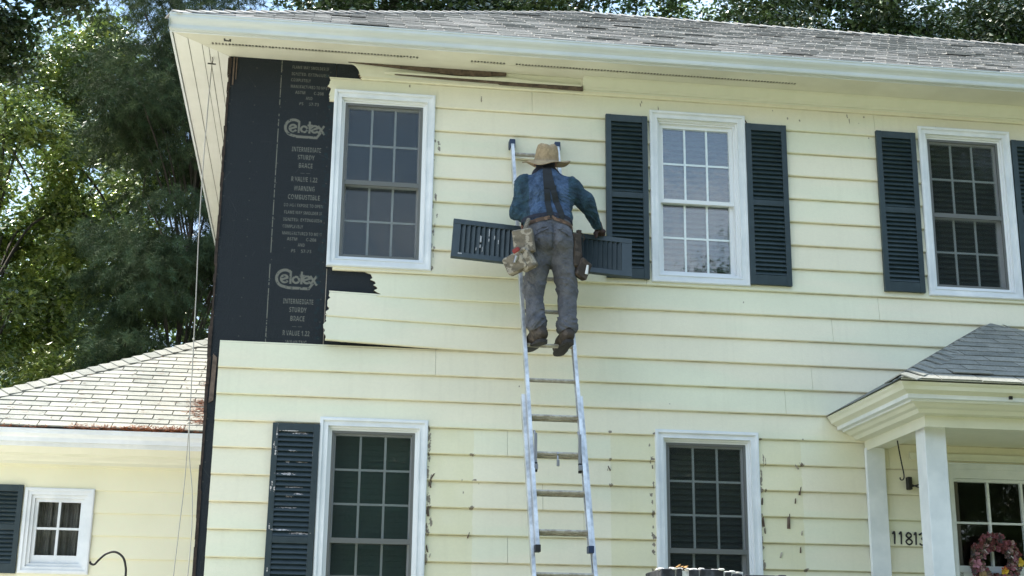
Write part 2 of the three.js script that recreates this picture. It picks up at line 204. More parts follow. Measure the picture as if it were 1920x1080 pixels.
// --- black sheathing panels with their print
const SHX0 = -0.86, SHX1 = 0.84, SHY0 = 1.3, SHY1 = 6.5;
M.sheath = (() => {
  const S = 300, W = Math.round((SHX1 - SHX0) * S), H = Math.round((SHY1 - SHY0) * S), cv = document.createElement('canvas'); cv.width = W; cv.height = H; const c = cv.getContext('2d');
  const X = (x) => (x - SHX0) * S, Y = (y) => (SHY1 - y) * S; c.fillStyle = '#1d252c'; c.fillRect(0, 0, W, H);
  const r = rng(17); for (let i = 0; i < 1600; i++) { c.fillStyle = `rgba(${r() < 0.5 ? '10,14,20' : '48,58,68'},${0.05 + r() * 0.12})`; c.fillRect(r() * W, r() * H, 2 + r() * 26, 1 + r() * 3); }
  for (let i = 0; i < 260; i++) { c.fillStyle = `rgba(120,118,110,${0.1 + r() * 0.25})`; c.fillRect(r() * W, r() * H, 1 + r() * 3, 1 + r() * 2); }
  const ink = '#7a7a73';
  const word = (t, x, y, h, w, weight = 'bold') => { c.save(); c.translate(X(x), Y(y)); c.font = `${weight} ${h * S * 1.36}px sans-serif`; c.textAlign = 'center'; const m = c.measureText(t).width; c.scale(w * S / m, 1); c.fillStyle = ink; c.fillText(t, 0, 0); c.restore(); };
  const stamp = (top, logo = true) => { // top: y of the logo's middle
    const x = -0.20;
    if (logo) { c.save(); c.translate(X(x - 0.032), Y(top)); c.scale(0.84, 0.86); c.translate(-X(x), -Y(top)); c.strokeStyle = ink; c.lineCap = 'butt';
      c.lineWidth = 0.027 * S; c.beginPath(); c.arc(X(x - 0.095), Y(top + 0.005), 0.078 * S, -Math.PI * 0.30, Math.PI * 0.62, true); c.lineTo(X(x - 0.06), Y(top - 0.083)); c.lineTo(X(x + 0.135), Y(top - 0.085)); c.stroke();
      c.lineWidth = 0.022 * S; c.beginPath(); c.moveTo(X(x + 0.125), Y(top - 0.088)); c.lineTo(X(x + 0.165), Y(top - 0.03)); c.stroke();
      c.lineWidth = 0.021 * S; const e = (ex) => { c.beginPath(); c.arc(X(ex), Y(top), 0.033 * S, 0.15 * Math.PI, 1.85 * Math.PI); c.stroke(); c.beginPath(); c.moveTo(X(ex - 0.028), Y(top - 0.008)); c.lineTo(X(ex + 0.036), Y(top + 0.014)); c.stroke(); };
      e(x - 0.10); c.beginPath(); c.moveTo(X(x - 0.045), Y(top + 0.075)); c.lineTo(X(x - 0.045), Y(top - 0.045)); c.stroke();
      c.beginPath(); c.arc(X(x + 0.005), Y(top - 0.006), 0.029 * S, 0, 7); c.stroke();
      c.beginPath(); c.moveTo(X(x + 0.056), Y(top + 0.075)); c.lineTo(X(x + 0.056), Y(top - 0.045)); c.moveTo(X(x + 0.035), Y(top + 0.035)); c.lineTo(X(x + 0.085), Y(top + 0.035)); c.stroke();
      e(x + 0.105); c.beginPath(); c.moveTo(X(x + 0.135), Y(top + 0.038)); c.lineTo(X(x + 0.20), Y(top - 0.05)); c.moveTo(X(x + 0.195), Y(top + 0.038)); c.lineTo(X(x + 0.14), Y(top - 0.042)); c.stroke(); c.restore(); }
    word('INTERMEDIATE', x, top - 0.198, 0.040, 0.235); word('STURDY', x, top - 0.265, 0.040, 0.135); word('BRACE', x, top - 0.335, 0.040, 0.115); word('— —', x, top - 0.385, 0.016, 0.08);
    word('R VALUE 1.22', x - 0.005, top - 0.452, 0.040, 0.21); word('WARNING', x, top - 0.528, 0.040, 0.165); word('COMBUSTIBLE', x, top - 0.603, 0.040, 0.255);
    word('DO NOT EXPOSE TO OPEN', x, top - 0.665, 0.026, 0.31); word('FLAME MAY SMOLDER IF', x, top - 0.725, 0.026, 0.30); word('IGNITED. EXTINGUISH', x, top - 0.785, 0.026, 0.305); word('COMPLETELY', x - 0.075, top - 0.840, 0.026, 0.16);
    word('MANUFACTURED TO MEET', x, top - 0.897, 0.026, 0.31); word('ASTM        C-208', x, top - 0.945, 0.026, 0.23); word('AND', x, top - 0.993, 0.026, 0.055); word('PS     57-73', x, top - 1.043, 0.026, 0.16);
    c.fillStyle = '#7f8078'; c.fillRect(X(-0.437), Y(top + 0.115), 0.007 * S, 1.17 * S); c.fillStyle = '#1d2730'; for (let i = 0; i < 14; i++) c.fillRect(X(-0.44), Y(top + 0.1 - r() * 1.1), 0.014 * S, (0.004 + r() * 0.012) * S);
  };
  stamp(5.845 + 1.262); stamp(5.862); stamp(4.602);
  for (const nx of [-0.832, -0.63, -0.428, -0.03]) for (let ny = 1.4; ny < 6.45; ny += 0.16) { c.fillStyle = 'rgba(95,92,86,0.75)'; c.beginPath(); c.arc(X(nx + (r() - 0.5) * 0.02), Y(ny + (r() - 0.5) * 0.03), 1.6, 0, 7); c.fill(); }
  for (let i = 0; i < 70; i++) { c.strokeStyle = `rgba(110,112,110,${0.06 + r() * 0.2})`; c.lineWidth = 0.6 + r() * 1.6; c.beginPath(); const sx = r() * W, sy = r() * H; c.moveTo(sx, sy); c.lineTo(sx + (r() - 0.5) * 60, sy + (r() - 0.5) * 90); c.stroke(); }
  for (let i = 0; i < 9000; i++) { c.fillStyle = `rgba(29,37,44,${0.25 + r() * 0.65})`; c.fillRect(r() * W, r() * H, 1 + r() * 4.5, 1 + r() * 2.4); } // worn print
  for (let i = 0; i < 160; i++) { const y = Y(4.05 + r() * 2.3); c.fillStyle = `rgba(24,52,62,${0.25 + r() * 0.4})`; c.fillRect(X(-0.075 + r() * 0.05), y, 1.5 + r() * 7, 1.5 + r() * 7); }  // bluish glue band by the window
  const t = new THREE.CanvasTexture(cv); t.colorSpace = THREE.SRGBColorSpace; t.anisotropy = 8; t.repeat.set(1 / (SHX1 - SHX0), 1 / (SHY1 - SHY0)); t.offset.set(-SHX0 / (SHX1 - SHX0), -SHY0 / (SHY1 - SHY0));
  return std([0.74, 0.74, 0.70], 0.9, { map: t, bumpMap: noiseBump, bumpScale: 0.003 });
})();
part('sheathing_panel', bx(XL, 0.004, 1.32, YS - 0.002, -0.013, -0.001), M.sheath, house);
part('sheathing_panel', bx(0.010, 0.82, 4.06, 4.714, -0.013, -0.001), M.sheath, house);
part('sheathing_panel', bx(0.010, 0.82, 6.21, YS - 0.002, -0.013, -0.001), M.sheath, house);
part('panel_seam', [bx(0.0045, 0.0095, 4.08, 4.70, -0.012, 0.001)], M.greyWood, house);
{ // ragged brown strip left along the stripped corner
  const r = rng(3), G = []; let y = 1.3;
  while (y < 6.4) { const h = 0.05 + r() * 0.22, w = 0.003 + r() * 0.012, d = 0.004 + r() * 0.01, top = Math.min(y + h, 6.43); G.push(poly([[[XL - w, y, d], [XL + 0.008 + r() * 0.008, y + 0.004, d], [XL + 0.008 + r() * 0.008, top, d], [XL - w * (0.5 + r()), top, d]], [[XL - w, y, -0.05], [XL - w, y, d], [XL - w * 0.8, top, d], [XL - w * 0.8, top, -0.05]], [[XL - w, y, -0.05], [XL + 0.01, y, -0.05], [XL + 0.01, y, d], [XL - w, y, d]]])); y += h * 0.97; }
  part('corner_strip', G, std([0.42, 0.40, 0.40], 0.9, { map: M.rawWood.map }), house);
  // curl of torn house wrap lower down, and brown laths at the top corner
  part('torn_lath', [bx(XL + 0.028, XL + 0.040, 6.20, 6.44, 0, 0.012), bx(XL + 0.052, XL + 0.060, 6.25, 6.44, 0, 0.009)], M.rawWood, house);
  part('torn_lath', [poly([[[XL + 0.02, 3.60, 0.012], [XL + 0.055, 3.62, 0.020], [XL + 0.062, 3.95, 0.015], [XL + 0.03, 3.98, 0.008]], [[XL + 0.02, 3.60, 0.0], [XL + 0.055, 3.62, 0.0], [XL + 0.055, 3.62, 0.02], [XL + 0.02, 3.60, 0.012]]])], M.rawWood, house);
}
// --- siding boards
const zF = (y, y0) => 0.033 - 0.024 * clamp((y - y0) / (E + 0.012));
function boardGeom(rows, endL, endR) { // rows: {y, z, xl, xr}; brown raw ends where torn
  const Q = [], C = [], n = rows.length - 1, W = [1, 1, 1], B = [0.22, 0.15, 0.10], add = (q, c) => { Q.push(q); C.push(c); };
  for (let i = 0; i < n; i++) { const a = rows[i], b = rows[i + 1]; add([[a.xl, a.y, a.z], [a.xr, a.y, a.z], [b.xr, b.y, b.z], [b.xl, b.y, b.z]], W);
    add([[a.xl, a.y, 0.0], [a.xl, a.y, a.z], [b.xl, b.y, b.z], [b.xl, b.y, 0.0]], endL ? B : W); add([[a.xr, a.y, a.z], [a.xr, a.y, 0.0], [b.xr, b.y, 0.0], [b.xr, b.y, b.z]], endR ? B : W); }
  const a = rows[0], b = rows[n]; add([[a.xl, a.y, 0.0], [a.xr, a.y, 0.0], [a.xr, a.y, a.z], [a.xl, a.y, a.z]], W); add([[b.xl, b.y, b.z], [b.xr, b.y, b.z], [b.xr, b.y, 0.0], [b.xl, b.y, 0.0]], [0.55, 0.47, 0.42]);
  const P = [], U = [], K = []; Q.forEach((q, k) => { for (const t of [0, 1, 2, 0, 2, 3]) { P.push(...q[t]); U.push(q[t][0], q[t][1]); K.push(...C[k]); } });
  const g = new THREE.BufferGeometry(); g.setAttribute('position', new THREE.Float32BufferAttribute(P, 3)); g.setAttribute('uv', new THREE.Float32BufferAttribute(U, 2)); g.setAttribute('color', new THREE.Float32BufferAttribute(K, 3)); g.computeVertexNormals(); return g;
}
function piece(x0, x1, ya, yb, y0, opt = {}) { // part of a course between ya and yb
  const ys = [ya]; if (ya === y0) ys.push(ya + 0.008); const n = opt.tl || opt.tr ? 14 : 1; for (let i = 1; i <= n; i++) ys.push(lerp(ys[ya === y0 ? 1 : 0], yb, i / n));
  const rows = ys.map((y) => ({ y, z: zF(y, y0) - (y === y0 ? 0.007 : 0), xl: x0 + (opt.tl ? opt.tl((y - ya) / (yb - ya)) : 0), xr: x1 + (opt.tr ? opt.tr((y - ya) / (yb - ya)) : 0) }));
  return boardGeom(rows, !!opt.tl, !!opt.tr);
}
const sidingR = rng(202);
const JOINTS = { '-1': [1.621], 7: [4.52], 8: [4.113], 11: [3.69], 10: [0.88], 5: [1.9], 13: [1.45], 16: [2.05] };
for (let k = -2; k <= 26; k++) {
  const y0 = Y0 - k * E, y1 = k === -2 ? 6.362 : y0 + E + 0.010;
  let L = XL + 0.075; if (k <= -1) L = -0.04; else if (k <= 6) L = 0.05; else if (k === 7) L = 0.33; else if (k === 8) L = 0.02; else if (k === 9) L = 0.012; if (k === -2) L = 0.2;
  const R = XR - 0.002, cuts = [L]; let c = L + 2.2 + sidingR() * 1.3;
  const J = JOINTS[k] || []; if (J.length) { cuts.push(...J); c = J[J.length - 1] + 2.6 + sidingR(); }
  while (c < R - 0.6) { if (J.length || c > 6.2 || sidingR() < 0.35) cuts.push(c); c += 2.6 + sidingR() * 1.1; } cuts.push(R);
  for (let i = 0; i < cuts.length - 1; i++) {
    const a = cuts[i] + (i ? 0.0012 : 0), b = cuts[i + 1] - (i < cuts.length - 2 ? 0.0012 : 0);
    // split at the openings, then gather what touches into one board
    let xs = [a, b]; for (const w of HOLES) if (y0 < w.y1 - 0.02 && y1 > w.y0 + 0.02) for (const e of [w.x0 + 0.02, w.x1 - 0.02]) if (e > a && e < b) xs.push(e); if (k === 8 || k === 9) for (let e = 0.2; e < 1.8; e += 0.2) if (e > a && e < b) xs.push(e); xs = [...new Set(xs)].sort((p, q) => p - q);
    let run = []; const flush = () => { if (run.length) part('siding_board', run, M.siding, house); run = []; };
    for (let j = 0; j < xs.length - 1; j++) {
      const x0 = xs[j], x1 = xs[j + 1], mx = (x0 + x1) / 2; let w = null; for (const h of HOLES) if (mx > h.x0 + 0.02 && mx < h.x1 - 0.02 && y0 < h.y1 - 0.02 && y1 > h.y0 + 0.02) w = h;
      const torn = {}; if (j === 0 && i === 0 && k < 10) { const s = k * 5.3, amp = k === 7 ? 0.034 : 0.016; torn.tl = (t) => (k === 7 ? 0.10 * (1 - t) : k === 8 ? 0.012 * t : 0) + (vn(t * 9 + s, s) - 0.5) * amp * 2 + (vn(t * 31 + s, s + 3) - 0.5) * amp; }
      if (!w) run.push(piece(x0, x1, y0, y1, y0, torn)); else { let any = false; if (y1 > w.y1 - 0.015) { run.push(piece(x0, x1, w.y1 - 0.015, y1, y0)); any = true; } if (y0 < w.y0 + 0.015 && y1 > w.y0) { run.push(piece(x0, x1, y0, w.y0 + 0.015, y0)); any = true; } if (!any) flush(); }
    }
    flush();
  }
}
// the two loosened boards under the left upper window: left ends lifted and swung out
for (const o of house.children) if (o.name === 'siding_board') { o.geometry.computeBoundingBox(); const b = o.geometry.boundingBox; const k = Math.round((Y0 - b.min.y) / E);
  if ((k === 8 || k === 9) && b.min.x < 0.1) { const p = o.geometry.attributes.position, amt = k === 9 ? 1 : 0.75; for (let i = 0; i < p.count; i++) { const t = Math.pow(clamp((1.5 - p.getX(i)) / 1.5), 1.3); p.setY(i, p.getY(i) + 0.030 * t * amt); p.setZ(i, p.getZ(i) + 0.062 * t * amt * (0.45 + 0.55 * clamp((4.5 - p.getY(i)) / 0.4))); } o.geometry.computeVertexNormals(); } }
{ // dark splinters and rotted shutter plugs sticking out of the wall by the windows
  const r = rng(44), spots = [[0.846, 3.33, 0.05], [0.85, 3.10, 0.07], [0.862, 3.03, 0.05], [0.846, 2.83, 0.08], [0.85, 2.55, 0.06], [0.862, 2.50, 0.04], [0.85, 2.20, 0.035], [3.462, 3.09, 0.09], [3.458, 2.98, 0.06], [3.464, 2.82, 0.08], [3.476, 2.75, 0.05], [3.77, 3.26, 0.05], [3.765, 3.07, 0.07], [3.73, 2.99, 0.045], [3.66, 2.83, 0.12], [3.59, 2.57, 0.05], [3.755, 2.61, 0.05], [3.77, 2.74, 0.04], [2.255, 3.20, 0.045], [2.59, 3.22, 0.03], [2.57, 2.36, 0.045], [1.15, 2.66, 0.05], [3.45, 6.165, 0.05], [0.84, 5.10, 0.03]];
  for (const [x, y, s] of spots) { const q = poly([[[0, 0, 0], [s * 0.22, 0, 0.006], [s * 0.12, s, 0.012], [-s * 0.03, s * 0.8, 0.004]], [[0, 0, 0], [s * 0.1, s * 0.45, 0.02], [s * 0.22, 0, 0.006]], [[s * 0.1, s * 0.45, 0.02], [s * 0.12, s, 0.012], [s * 0.22, 0, 0.006]], [[0, 0, 0], [-s * 0.03, s * 0.8, 0.004], [s * 0.1, s * 0.45, 0.02]], [[-s * 0.03, s * 0.8, 0.004], [s * 0.12, s, 0.012], [s * 0.1, s * 0.45, 0.02]]]);
    q.rotateZ((r() - 0.5) * 1.5); q.translate(x, y - s / 2, 0.021); const o = part('wood_splinter', q, M.rawWood, house); if (r() < 0.3) o.material = M.greyWood; }
}
// --- windows
function ring(o, i, z0, z1) { // mitred frame between two rectangles [x0,x1,y0,y1]; four sides
  const A = [[o[0], o[2]], [o[1], o[2]], [o[1], o[3]], [o[0], o[3]]], B = [[i[0], i[2]], [i[1], i[2]], [i[1], i[3]], [i[0], i[3]]], out = [];
  for (let k = 0; k < 4; k++) { const n = (k + 1) % 4, a = A[k], b = A[n], c = B[n], d = B[k], f = (p, z) => [p[0], p[1], z]; out.push(poly([[f(a, z1), f(b, z1), f(c, z1), f(d, z1)], [f(a, z0), f(b, z0), f(b, z1), f(a, z1)], [f(d, z1), f(c, z1), f(c, z0), f(d, z0)]])); }
  return out;
}
const inset = (r, d) => [r[0] + d, r[1] - d, r[2] + d, r[3] - d];
function makeWindow(w) {
  const G = sub('window', house), r0 = [w.x0, w.x1, w.y0, w.y1];
  const R = [ring(r0, inset(r0, 0.006), 0, 0.044), ring(inset(r0, 0.006), inset(r0, 0.024), 0, 0.050), ring(inset(r0, 0.024), inset(r0, 0.030), 0, 0.040), ring(inset(r0, 0.030), inset(r0, 0.058), 0, 0.035), ring(inset(r0, 0.058), inset(r0, 0.064), -0.1, 0.040)];
  for (let k = 0; k < 4; k++) part('casing', R.map((q) => q[k]), M.white, G);
  const f = inset(r0, 0.0642), Rf = [ring(f, inset(f, 0.016), -0.12, 0.012), ring(inset(f, 0.016), inset(f, 0.030), -0.12, -0.004)];
  part('window_frame', Rf.flat(), M.vinyl, G);
  const s = inset(f, 0.0302), scr = w.look !== 'white';
  const up = [s[0], s[1], w.mid - 0.018, s[3]], lo = [s[0], s[1], s[2], w.mid + 0.018], st = 0.032;
  const sash = (r, z, rows) => {
    const q = inset(r, st), S = sub('sash', G);
    part('sash_frame', ring(r, q, z - 0.035, z).flat(), M.vinyl, G); G.remove(S);
    const bars = []; for (let i = 1; i < 3; i++) { const x = lerp(q[0], q[1], i / 3); bars.push(bx(x - 0.0085, x + 0.0085, q[2], q[3], z - 0.022, z - 0.014)); } for (let j = 1; j < rows; j++) { const y = lerp(q[2], q[3], j / rows); for (let i = 0; i < 3; i++) bars.push(bx(lerp(q[0], q[1], i / 3) + (i ? 0.0086 : 0), lerp(q[0], q[1], (i + 1) / 3) - (i < 2 ? 0.0086 : 0), y - 0.008, y + 0.008, z - 0.0215, z - 0.0145)); }
    for (const b of bars) part('muntin', b, M.vinyl, G);
    for (let i = 0; i < 3; i++) for (let j = 0; j < rows; j++) { const g = new THREE.PlaneGeometry((q[1] - q[0]) / 3, (q[3] - q[2]) / rows).translate(lerp(q[0], q[1], (i + 0.5) / 3), lerp(q[2], q[3], (j + 0.5) / rows), z - 0.011); part('pane', [g, g.clone().translate(0, 0, -0.014)], M.pane, G); }
  };
  sash(up, -0.028, w.up); sash(lo, -0.066, w.lo);
  if (scr) { // half-dark insect screen in a grey frame with a bar over the meeting rail
    const q = inset(s, 0.020); part('screen_frame', [...ring(s, q, -0.020, -0.008), bx(q[0], q[1], w.mid - 0.020, w.mid + 0.018, -0.020, -0.007)], M.screenFrame, G);
    part('screen', new THREE.PlaneGeometry(q[1] - q[0], q[3] - q[2]).translate((q[0] + q[1]) / 2, (q[2] + q[3]) / 2, -0.0145), M.screen, G);
  }
  const zb = -0.165, B = [], green = w.look === 'green';
  if (w.look === 'shade') B.push(bx(s[0] - 0.03, s[1] + 0.03, s[2] - 0.02, s[3], zb - 0.004, zb)); else {
    const rr = rng(Math.round(w.x0 * 100 + w.y0 * 7)), pitch = green ? 0.042 : 0.046; for (let y = s[2]; y < s[3]; y += pitch) { const g = new THREE.BoxGeometry(s[1] - s[0] + 0.06, 0.0015, 0.048).rotateX(green ? 1.25 : 0.85 + (rr() - 0.5) * 0.16).rotateZ((rr() - 0.5) * 0.006).translate((s[0] + s[1]) / 2, y, zb); B.push(boxUV(g)); }
    for (const t of [0.2, 0.8]) { const x = lerp(s[0], s[1], t); B.push(bx(x - 0.001, x + 0.001, s[2], s[3], zb + 0.024, zb + 0.026)); } }
  part('blind', B, w.look === 'shade' ? M.shade : green ? M.blindGreen : M.blind, G);
}
WIN.forEach(makeWindow);
// --- shutters
const SW = 0.352, SH = 1.41, slatG = {};
function shutter(parent, name, h, m, mh, seed) { // origin at its lower left corner, back on z = 0
  const G = new THREE.Group(); G.name = name; parent.add(G); const T = 0.032, st = 0.046, rails = [[0, 0.085], [h * 0.485, h * 0.485 + 0.05], [h - 0.062, h]], F = [rbx(0, st, 0, h, 0, T, 0.003), rbx(SW - st, SW, 0, h, 0, T, 0.003)];
  part('stile', F[0], m, G); part('stile', F[1], m, G);
  for (const [a, b] of rails) part('rail', rbx(st - 0.001, SW - st + 0.001, a + (a ? 0 : 0.001), b - 0.001, 0.002, T - 0.002, 0.003), m, G);
  part('back_panel', bx(st - 0.004, SW - st + 0.004, 0.05, h - 0.04, 0.001, 0.0045), mh ?? m, G);
  const r = rng(seed);
  for (const [a, b] of [[rails[0][1], rails[1][0]], [rails[1][1], rails[2][0]]]) { const n = Math.round((b - a) / 0.0375); for (let i = 0; i < n; i++) { const y = lerp(a, b, (i + 0.5) / n); let g = new THREE.BoxGeometry(SW - 2 * st + 0.004, 0.008, 0.043, 1, 1, 1).rotateX(1.02 + (r() - 0.5) * 0.08).translate(SW / 2, y, 0.0165); part('slat', boxUV(g), m, G); } }
  return G;
}
const hangs = [[2.236, 4.730, 'shutter', SH, M.shutter], [3.428, 4.732, 'shutter', SH - 0.002, M.shutter], [4.572, 4.733, 'shutter', SH + 0.008, M.shutter], [5.795, 4.735, 'shutter', SH, M.shutter], [-0.346, 1.72, 'shutter', 1.738, M.shutterPeel]];
hangs.forEach(([x, y, n, h, m], i) => { const s = shutter(house, n, h, m, null, 300 + i); s.position.set(x, y, 0.028); s.rotation.z = [0.001, -0.002, -0.003, 0, -0.004][i]; if (m === M.shutterPeel) s.userData.label = 'shutter with peeling paint on its slats'; });
// --- eaves: frieze, soffits, vent strip, fascia, gutter
const EX = -1.275, EZ = 0.385;
{ const r = rng(61); // frieze board with a rounded torn left end
  const s = new THREE.Shape(); s.moveTo(0.205, 6.340); s.lineTo(XR, 6.340); s.lineTo(XR, YS - 0.001); s.lineTo(0.12, YS - 0.001); s.bezierCurveTo(0.17, 6.44, 0.19, 6.40, 0.205, 6.34);
  part('frieze_board', boxUV(new THREE.ExtrudeGeometry(s, { depth: 0.016, bevelEnabled: true, bevelSize: 0.002, bevelThickness: 0.002, bevelSegments: 1 }).translate(0, 0, 0.012)), M.cream, house);
  // crown moulding still in place to the right
  part('crown_moulding', extrudeX([[0.030, 6.352], [0.044, 6.352], [0.050, 6.375], [0.066, 6.395], [0.088, 6.425], [0.094, YS - 0.001], [0.030, YS - 0.001]], 2.04, XR), M.cream, house);
  // broken trim hanging under the soffit: cream face, brown raw underside
  const strip = (P, z0, z1, m, name) => { const s = new THREE.Shape(P.map((p) => new THREE.Vector2(...p))); return part(name, boxUV(new THREE.ExtrudeGeometry(s, { depth: z1 - z0, bevelEnabled: false }).translate(0, 0, z0)), m, house); };
  strip([[0.10, 6.4475], [1.40, 6.4475], [1.40, 6.420], [1.27, 6.412], [1.18, 6.392], [0.95, 6.398], [0.50, 6.425]], 0.0365, 0.052, M.rawWood, 'raw_wood_strip');
  strip([[0.40, 6.372], [0.42, 6.382], [1.0, 6.382], [1.42, 6.398], [1.62, 6.385], [2.03, 6.378], [2.03, 6.366], [1.55, 6.362], [1.0, 6.366], [0.41, 6.366]], 0.046, 0.062, M.cream, 'broken_moulding');
  strip([[0.48, 6.3655], [1.0, 6.3655], [1.55, 6.3655], [2.04, 6.374], [2.045, 6.334], [1.7, 6.338], [1.35, 6.340], [1.33, 6.348], [1.0, 6.352]], 0.036, 0.060, M.rawWood, 'raw_wood_strip');
  // front soffit in two boards, the slotted vent strip between them
  const za = 0.190, zb = 0.246; const mx = (z) => EX + (EZ - z) / 0.93;
  for (const [p, q] of [[-0.012, za], [zb, EZ]]) part('soffit_board', poly([[[mx(q) + 0.002, YS, q], [mx(p) + 0.002, YS, p], [XR, YS, p], [XR, YS, q]], [[mx(q), YS + 0.012, q], [XR, YS + 0.012, q], [XR, YS + 0.012, p], [mx(p), YS + 0.012, p]]]), M.soffit, house);
  const vs = new THREE.Shape([[mx(za) + 0.002, -za], [XR, -za], [XR, -zb], [mx(zb) + 0.002, -zb]].map((p) => new THREE.Vector2(...p)));
  for (let x = mx(za) + 0.03; x < 3.82; x += 0.0262) { const d = fbm(x * 2.4 + 2, 3.3, 3); if (d < 0.43 && x < 1.2) continue; if (x > 1.36 && x < 1.44) continue; const w = 0.013 + r() * 0.004, z0 = za + 0.008 + (r() < 0.2 ? 0.008 : 0), z1 = zb - 0.008; vs.holes.push(new THREE.Path([[x, -z0], [x, -z1], [x + w, -z1], [x + w, -z0]].map((p) => new THREE.Vector2(...p)))); }
  part('vent_strip', boxUV(new THREE.ExtrudeGeometry(vs, { depth: 0.003, bevelEnabled: false }).rotateX(-Math.PI / 2).translate(0, YS + 0.0005, 0)), M.soffit, house);
  part('eave_void', bx(EX + 0.03, XR, YS + 0.05, YS + 0.06, 0, EZ - 0.01), M.greyWood, house);
  // left soffit: long boards running back, small gaps between them
  const xs = [EX + 0.002, -1.165, -1.062, -1.012, -0.945, XL - 0.01]; for (let i = 0; i < 5; i++) part('soffit_board', poly([[[xs[i] + 0.003, YS + 0.002 * (i % 2), ZB - 0.3], [xs[i + 1] - 0.002, YS + 0.002 * (i % 2), ZB - 0.3], [xs[i + 1] - 0.002, YS + 0.002 * (i % 2), EZ - (xs[i + 1] - EX) * 0.93 - 0.001], [xs[i] + 0.003, YS + 0.002 * (i % 2), EZ - (xs[i] - EX) * 0.93 - 0.001]]]), M.litSideSoffit, house);
  part('soffit_backing', bx(EX + 0.02, XL, YS + 0.010, YS + 0.018, ZB - 0.3, EZ - 0.02), M.greyWood, house);
  part('fascia', [bx(EX, XR, YS - 0.006, 6.575, EZ, EZ + 0.018)], M.white, house); part('fascia', [bx(EX - 0.018, EX, YS - 0.012, 6.575, ZB - 0.35, EZ + 0.018)], M.white, house);
  // K-profile gutter along the front
  const gp = [[EZ + 0.019, 6.450], [EZ + 0.062, 6.450], [EZ + 0.066, 6.462], [EZ + 0.066, 6.484], [EZ + 0.076, 6.500], [EZ + 0.094, 6.516], [EZ + 0.103, 6.532], [EZ + 0.103, 6.553], [EZ + 0.108, 6.556], [EZ + 0.108, 6.566], [EZ + 0.096, 6.566], [EZ + 0.096, 6.560], [EZ + 0.097, 6.535], [EZ + 0.060, 6.500], [EZ + 0.058, 6.457], [EZ + 0.024, 6.457], [EZ + 0.024, 6.566], [EZ + 0.019, 6.566]];
  const gut = part('gutter', [extrudeX(gp, EX - 0.018, 4.1), extrudeX(gp.map(([z, y]) => [z + 0.0015, y - 0.001]), 4.1, XR), bx(EX - 0.020, EX - 0.0181, 6.452, 6.564, EZ + 0.020, EZ + 0.1)], M.gutter, house); gut.userData.label = 'front gutter';
  part('gutter_bracket', [bx(-0.885, -0.829, YS - 0.006, YS - 0.001, 0.286, 0.296), bx(-0.885, -0.873, YS - 0.006, YS - 0.001, 0.297, 0.325), bx(-0.841, -0.829, YS - 0.006, YS - 0.001, 0.297, 0.322)], M.black, house);
}
// --- shingled roofs
function roof(o) { // o: origin, u (along eave), n courses, w0..; bounds uL(v), uR(v) in metres; tabs as parts up to a limit
  const { parent, origin, slope, tabW, exp, uL, uR, vMax, mats, seed, limit, name = 'roof' } = o; const r = rng(seed);
  const U = V3(...(o.u ?? [1, 0, 0])), Vv = V3(...(o.v ?? [0, Math.sin(slope), -Math.cos(slope)])), N = U.clone().cross(Vv).normalize(), G = sub(name, parent), B = [];
  const P = (u, v, n) => { const q = V3(...origin).addScaledVector(U, u).addScaledVector(Vv, v).addScaledVector(N, n); return [q.x, q.y, q.z]; };
  const c = 0.02; part('roof_deck', poly([[P(uL(0), 0, 0), P(uR(0), 0, 0), P(uR(vMax), vMax, 0), P(uL(vMax), vMax, 0)], [P(uL(0), 0, -0.02), P(uL(vMax), vMax, -0.02), P(uR(vMax), vMax, -0.02), P(uR(0), 0, -0.02)], [P(uL(0), 0, -0.02), P(uR(0), 0, -0.02), P(uR(0), 0, 0), P(uL(0), 0, 0)]]), M.felt, G);
  let count = 0; const rows = Math.ceil(vMax / exp);
  for (let k = 0; k < rows; k++) {
    const v0 = k * exp + (k ? (r() - 0.5) * 0.003 : -0.012), v1 = Math.min((k + 1) * exp + 0.03, vMax); const off = ((k % 2) * 0.5 + (r() - 0.5) * 0.10) * tabW;
    for (let u = Math.floor((uL(v0) - 0.6) / tabW) * tabW + off; u < uR(v0); u += tabW) {
      const gp = o.gap ?? 0.003, a = u + gp + r() * 0.002, b = u + tabW - gp - r() * 0.002, dv = (r() - 0.5) * 0.006, t = (o.thick ?? 0.0065) + r() * 0.004, lift = r() < (o.curl ?? 0.06) ? 0.006 + r() * 0.008 : 0, sk = (r() - 0.5) * 0.004;
      const A0 = Math.max(a, uL(v0)), A1 = Math.max(a, uL(v1)), B0 = Math.min(b, uR(v0)), B1 = Math.min(b, uR(v1)); if (B0 - A0 < 0.012 && B1 - A1 < 0.012) continue; if (B0 <= A0) continue;
      const h0 = t + 0.0015 + lift, h1 = 0.002, q = [P(A0, v0 + dv, h0 + sk), P(B0, v0 + dv - sk, h0), P(Math.max(B1, A1), v1, h1), P(A1, v1, h1)], l = [P(A0, v0 + dv, 0.0008 + lift), P(B0, v0 + dv - sk, 0.0008 + lift), P(Math.max(B1, A1), v1, 0.0005), P(A1, v1, 0.0005)];
      const g = poly([q, [l[0], l[1], q[1], q[0]], [l[1], l[2], q[2], q[1]], [l[3], l[0], q[0], q[3]]]); const m = Math.floor(r() * 3);
      if (count++ < limit) part('shingle', g, mats[m], G); else (B[m] ??= []).push(g);
    }
  }
  B.forEach((L, m) => { if (L.length) part('shingles', L, mats[m], G).userData.kind = 'stuff'; });
  return { G, P };
}
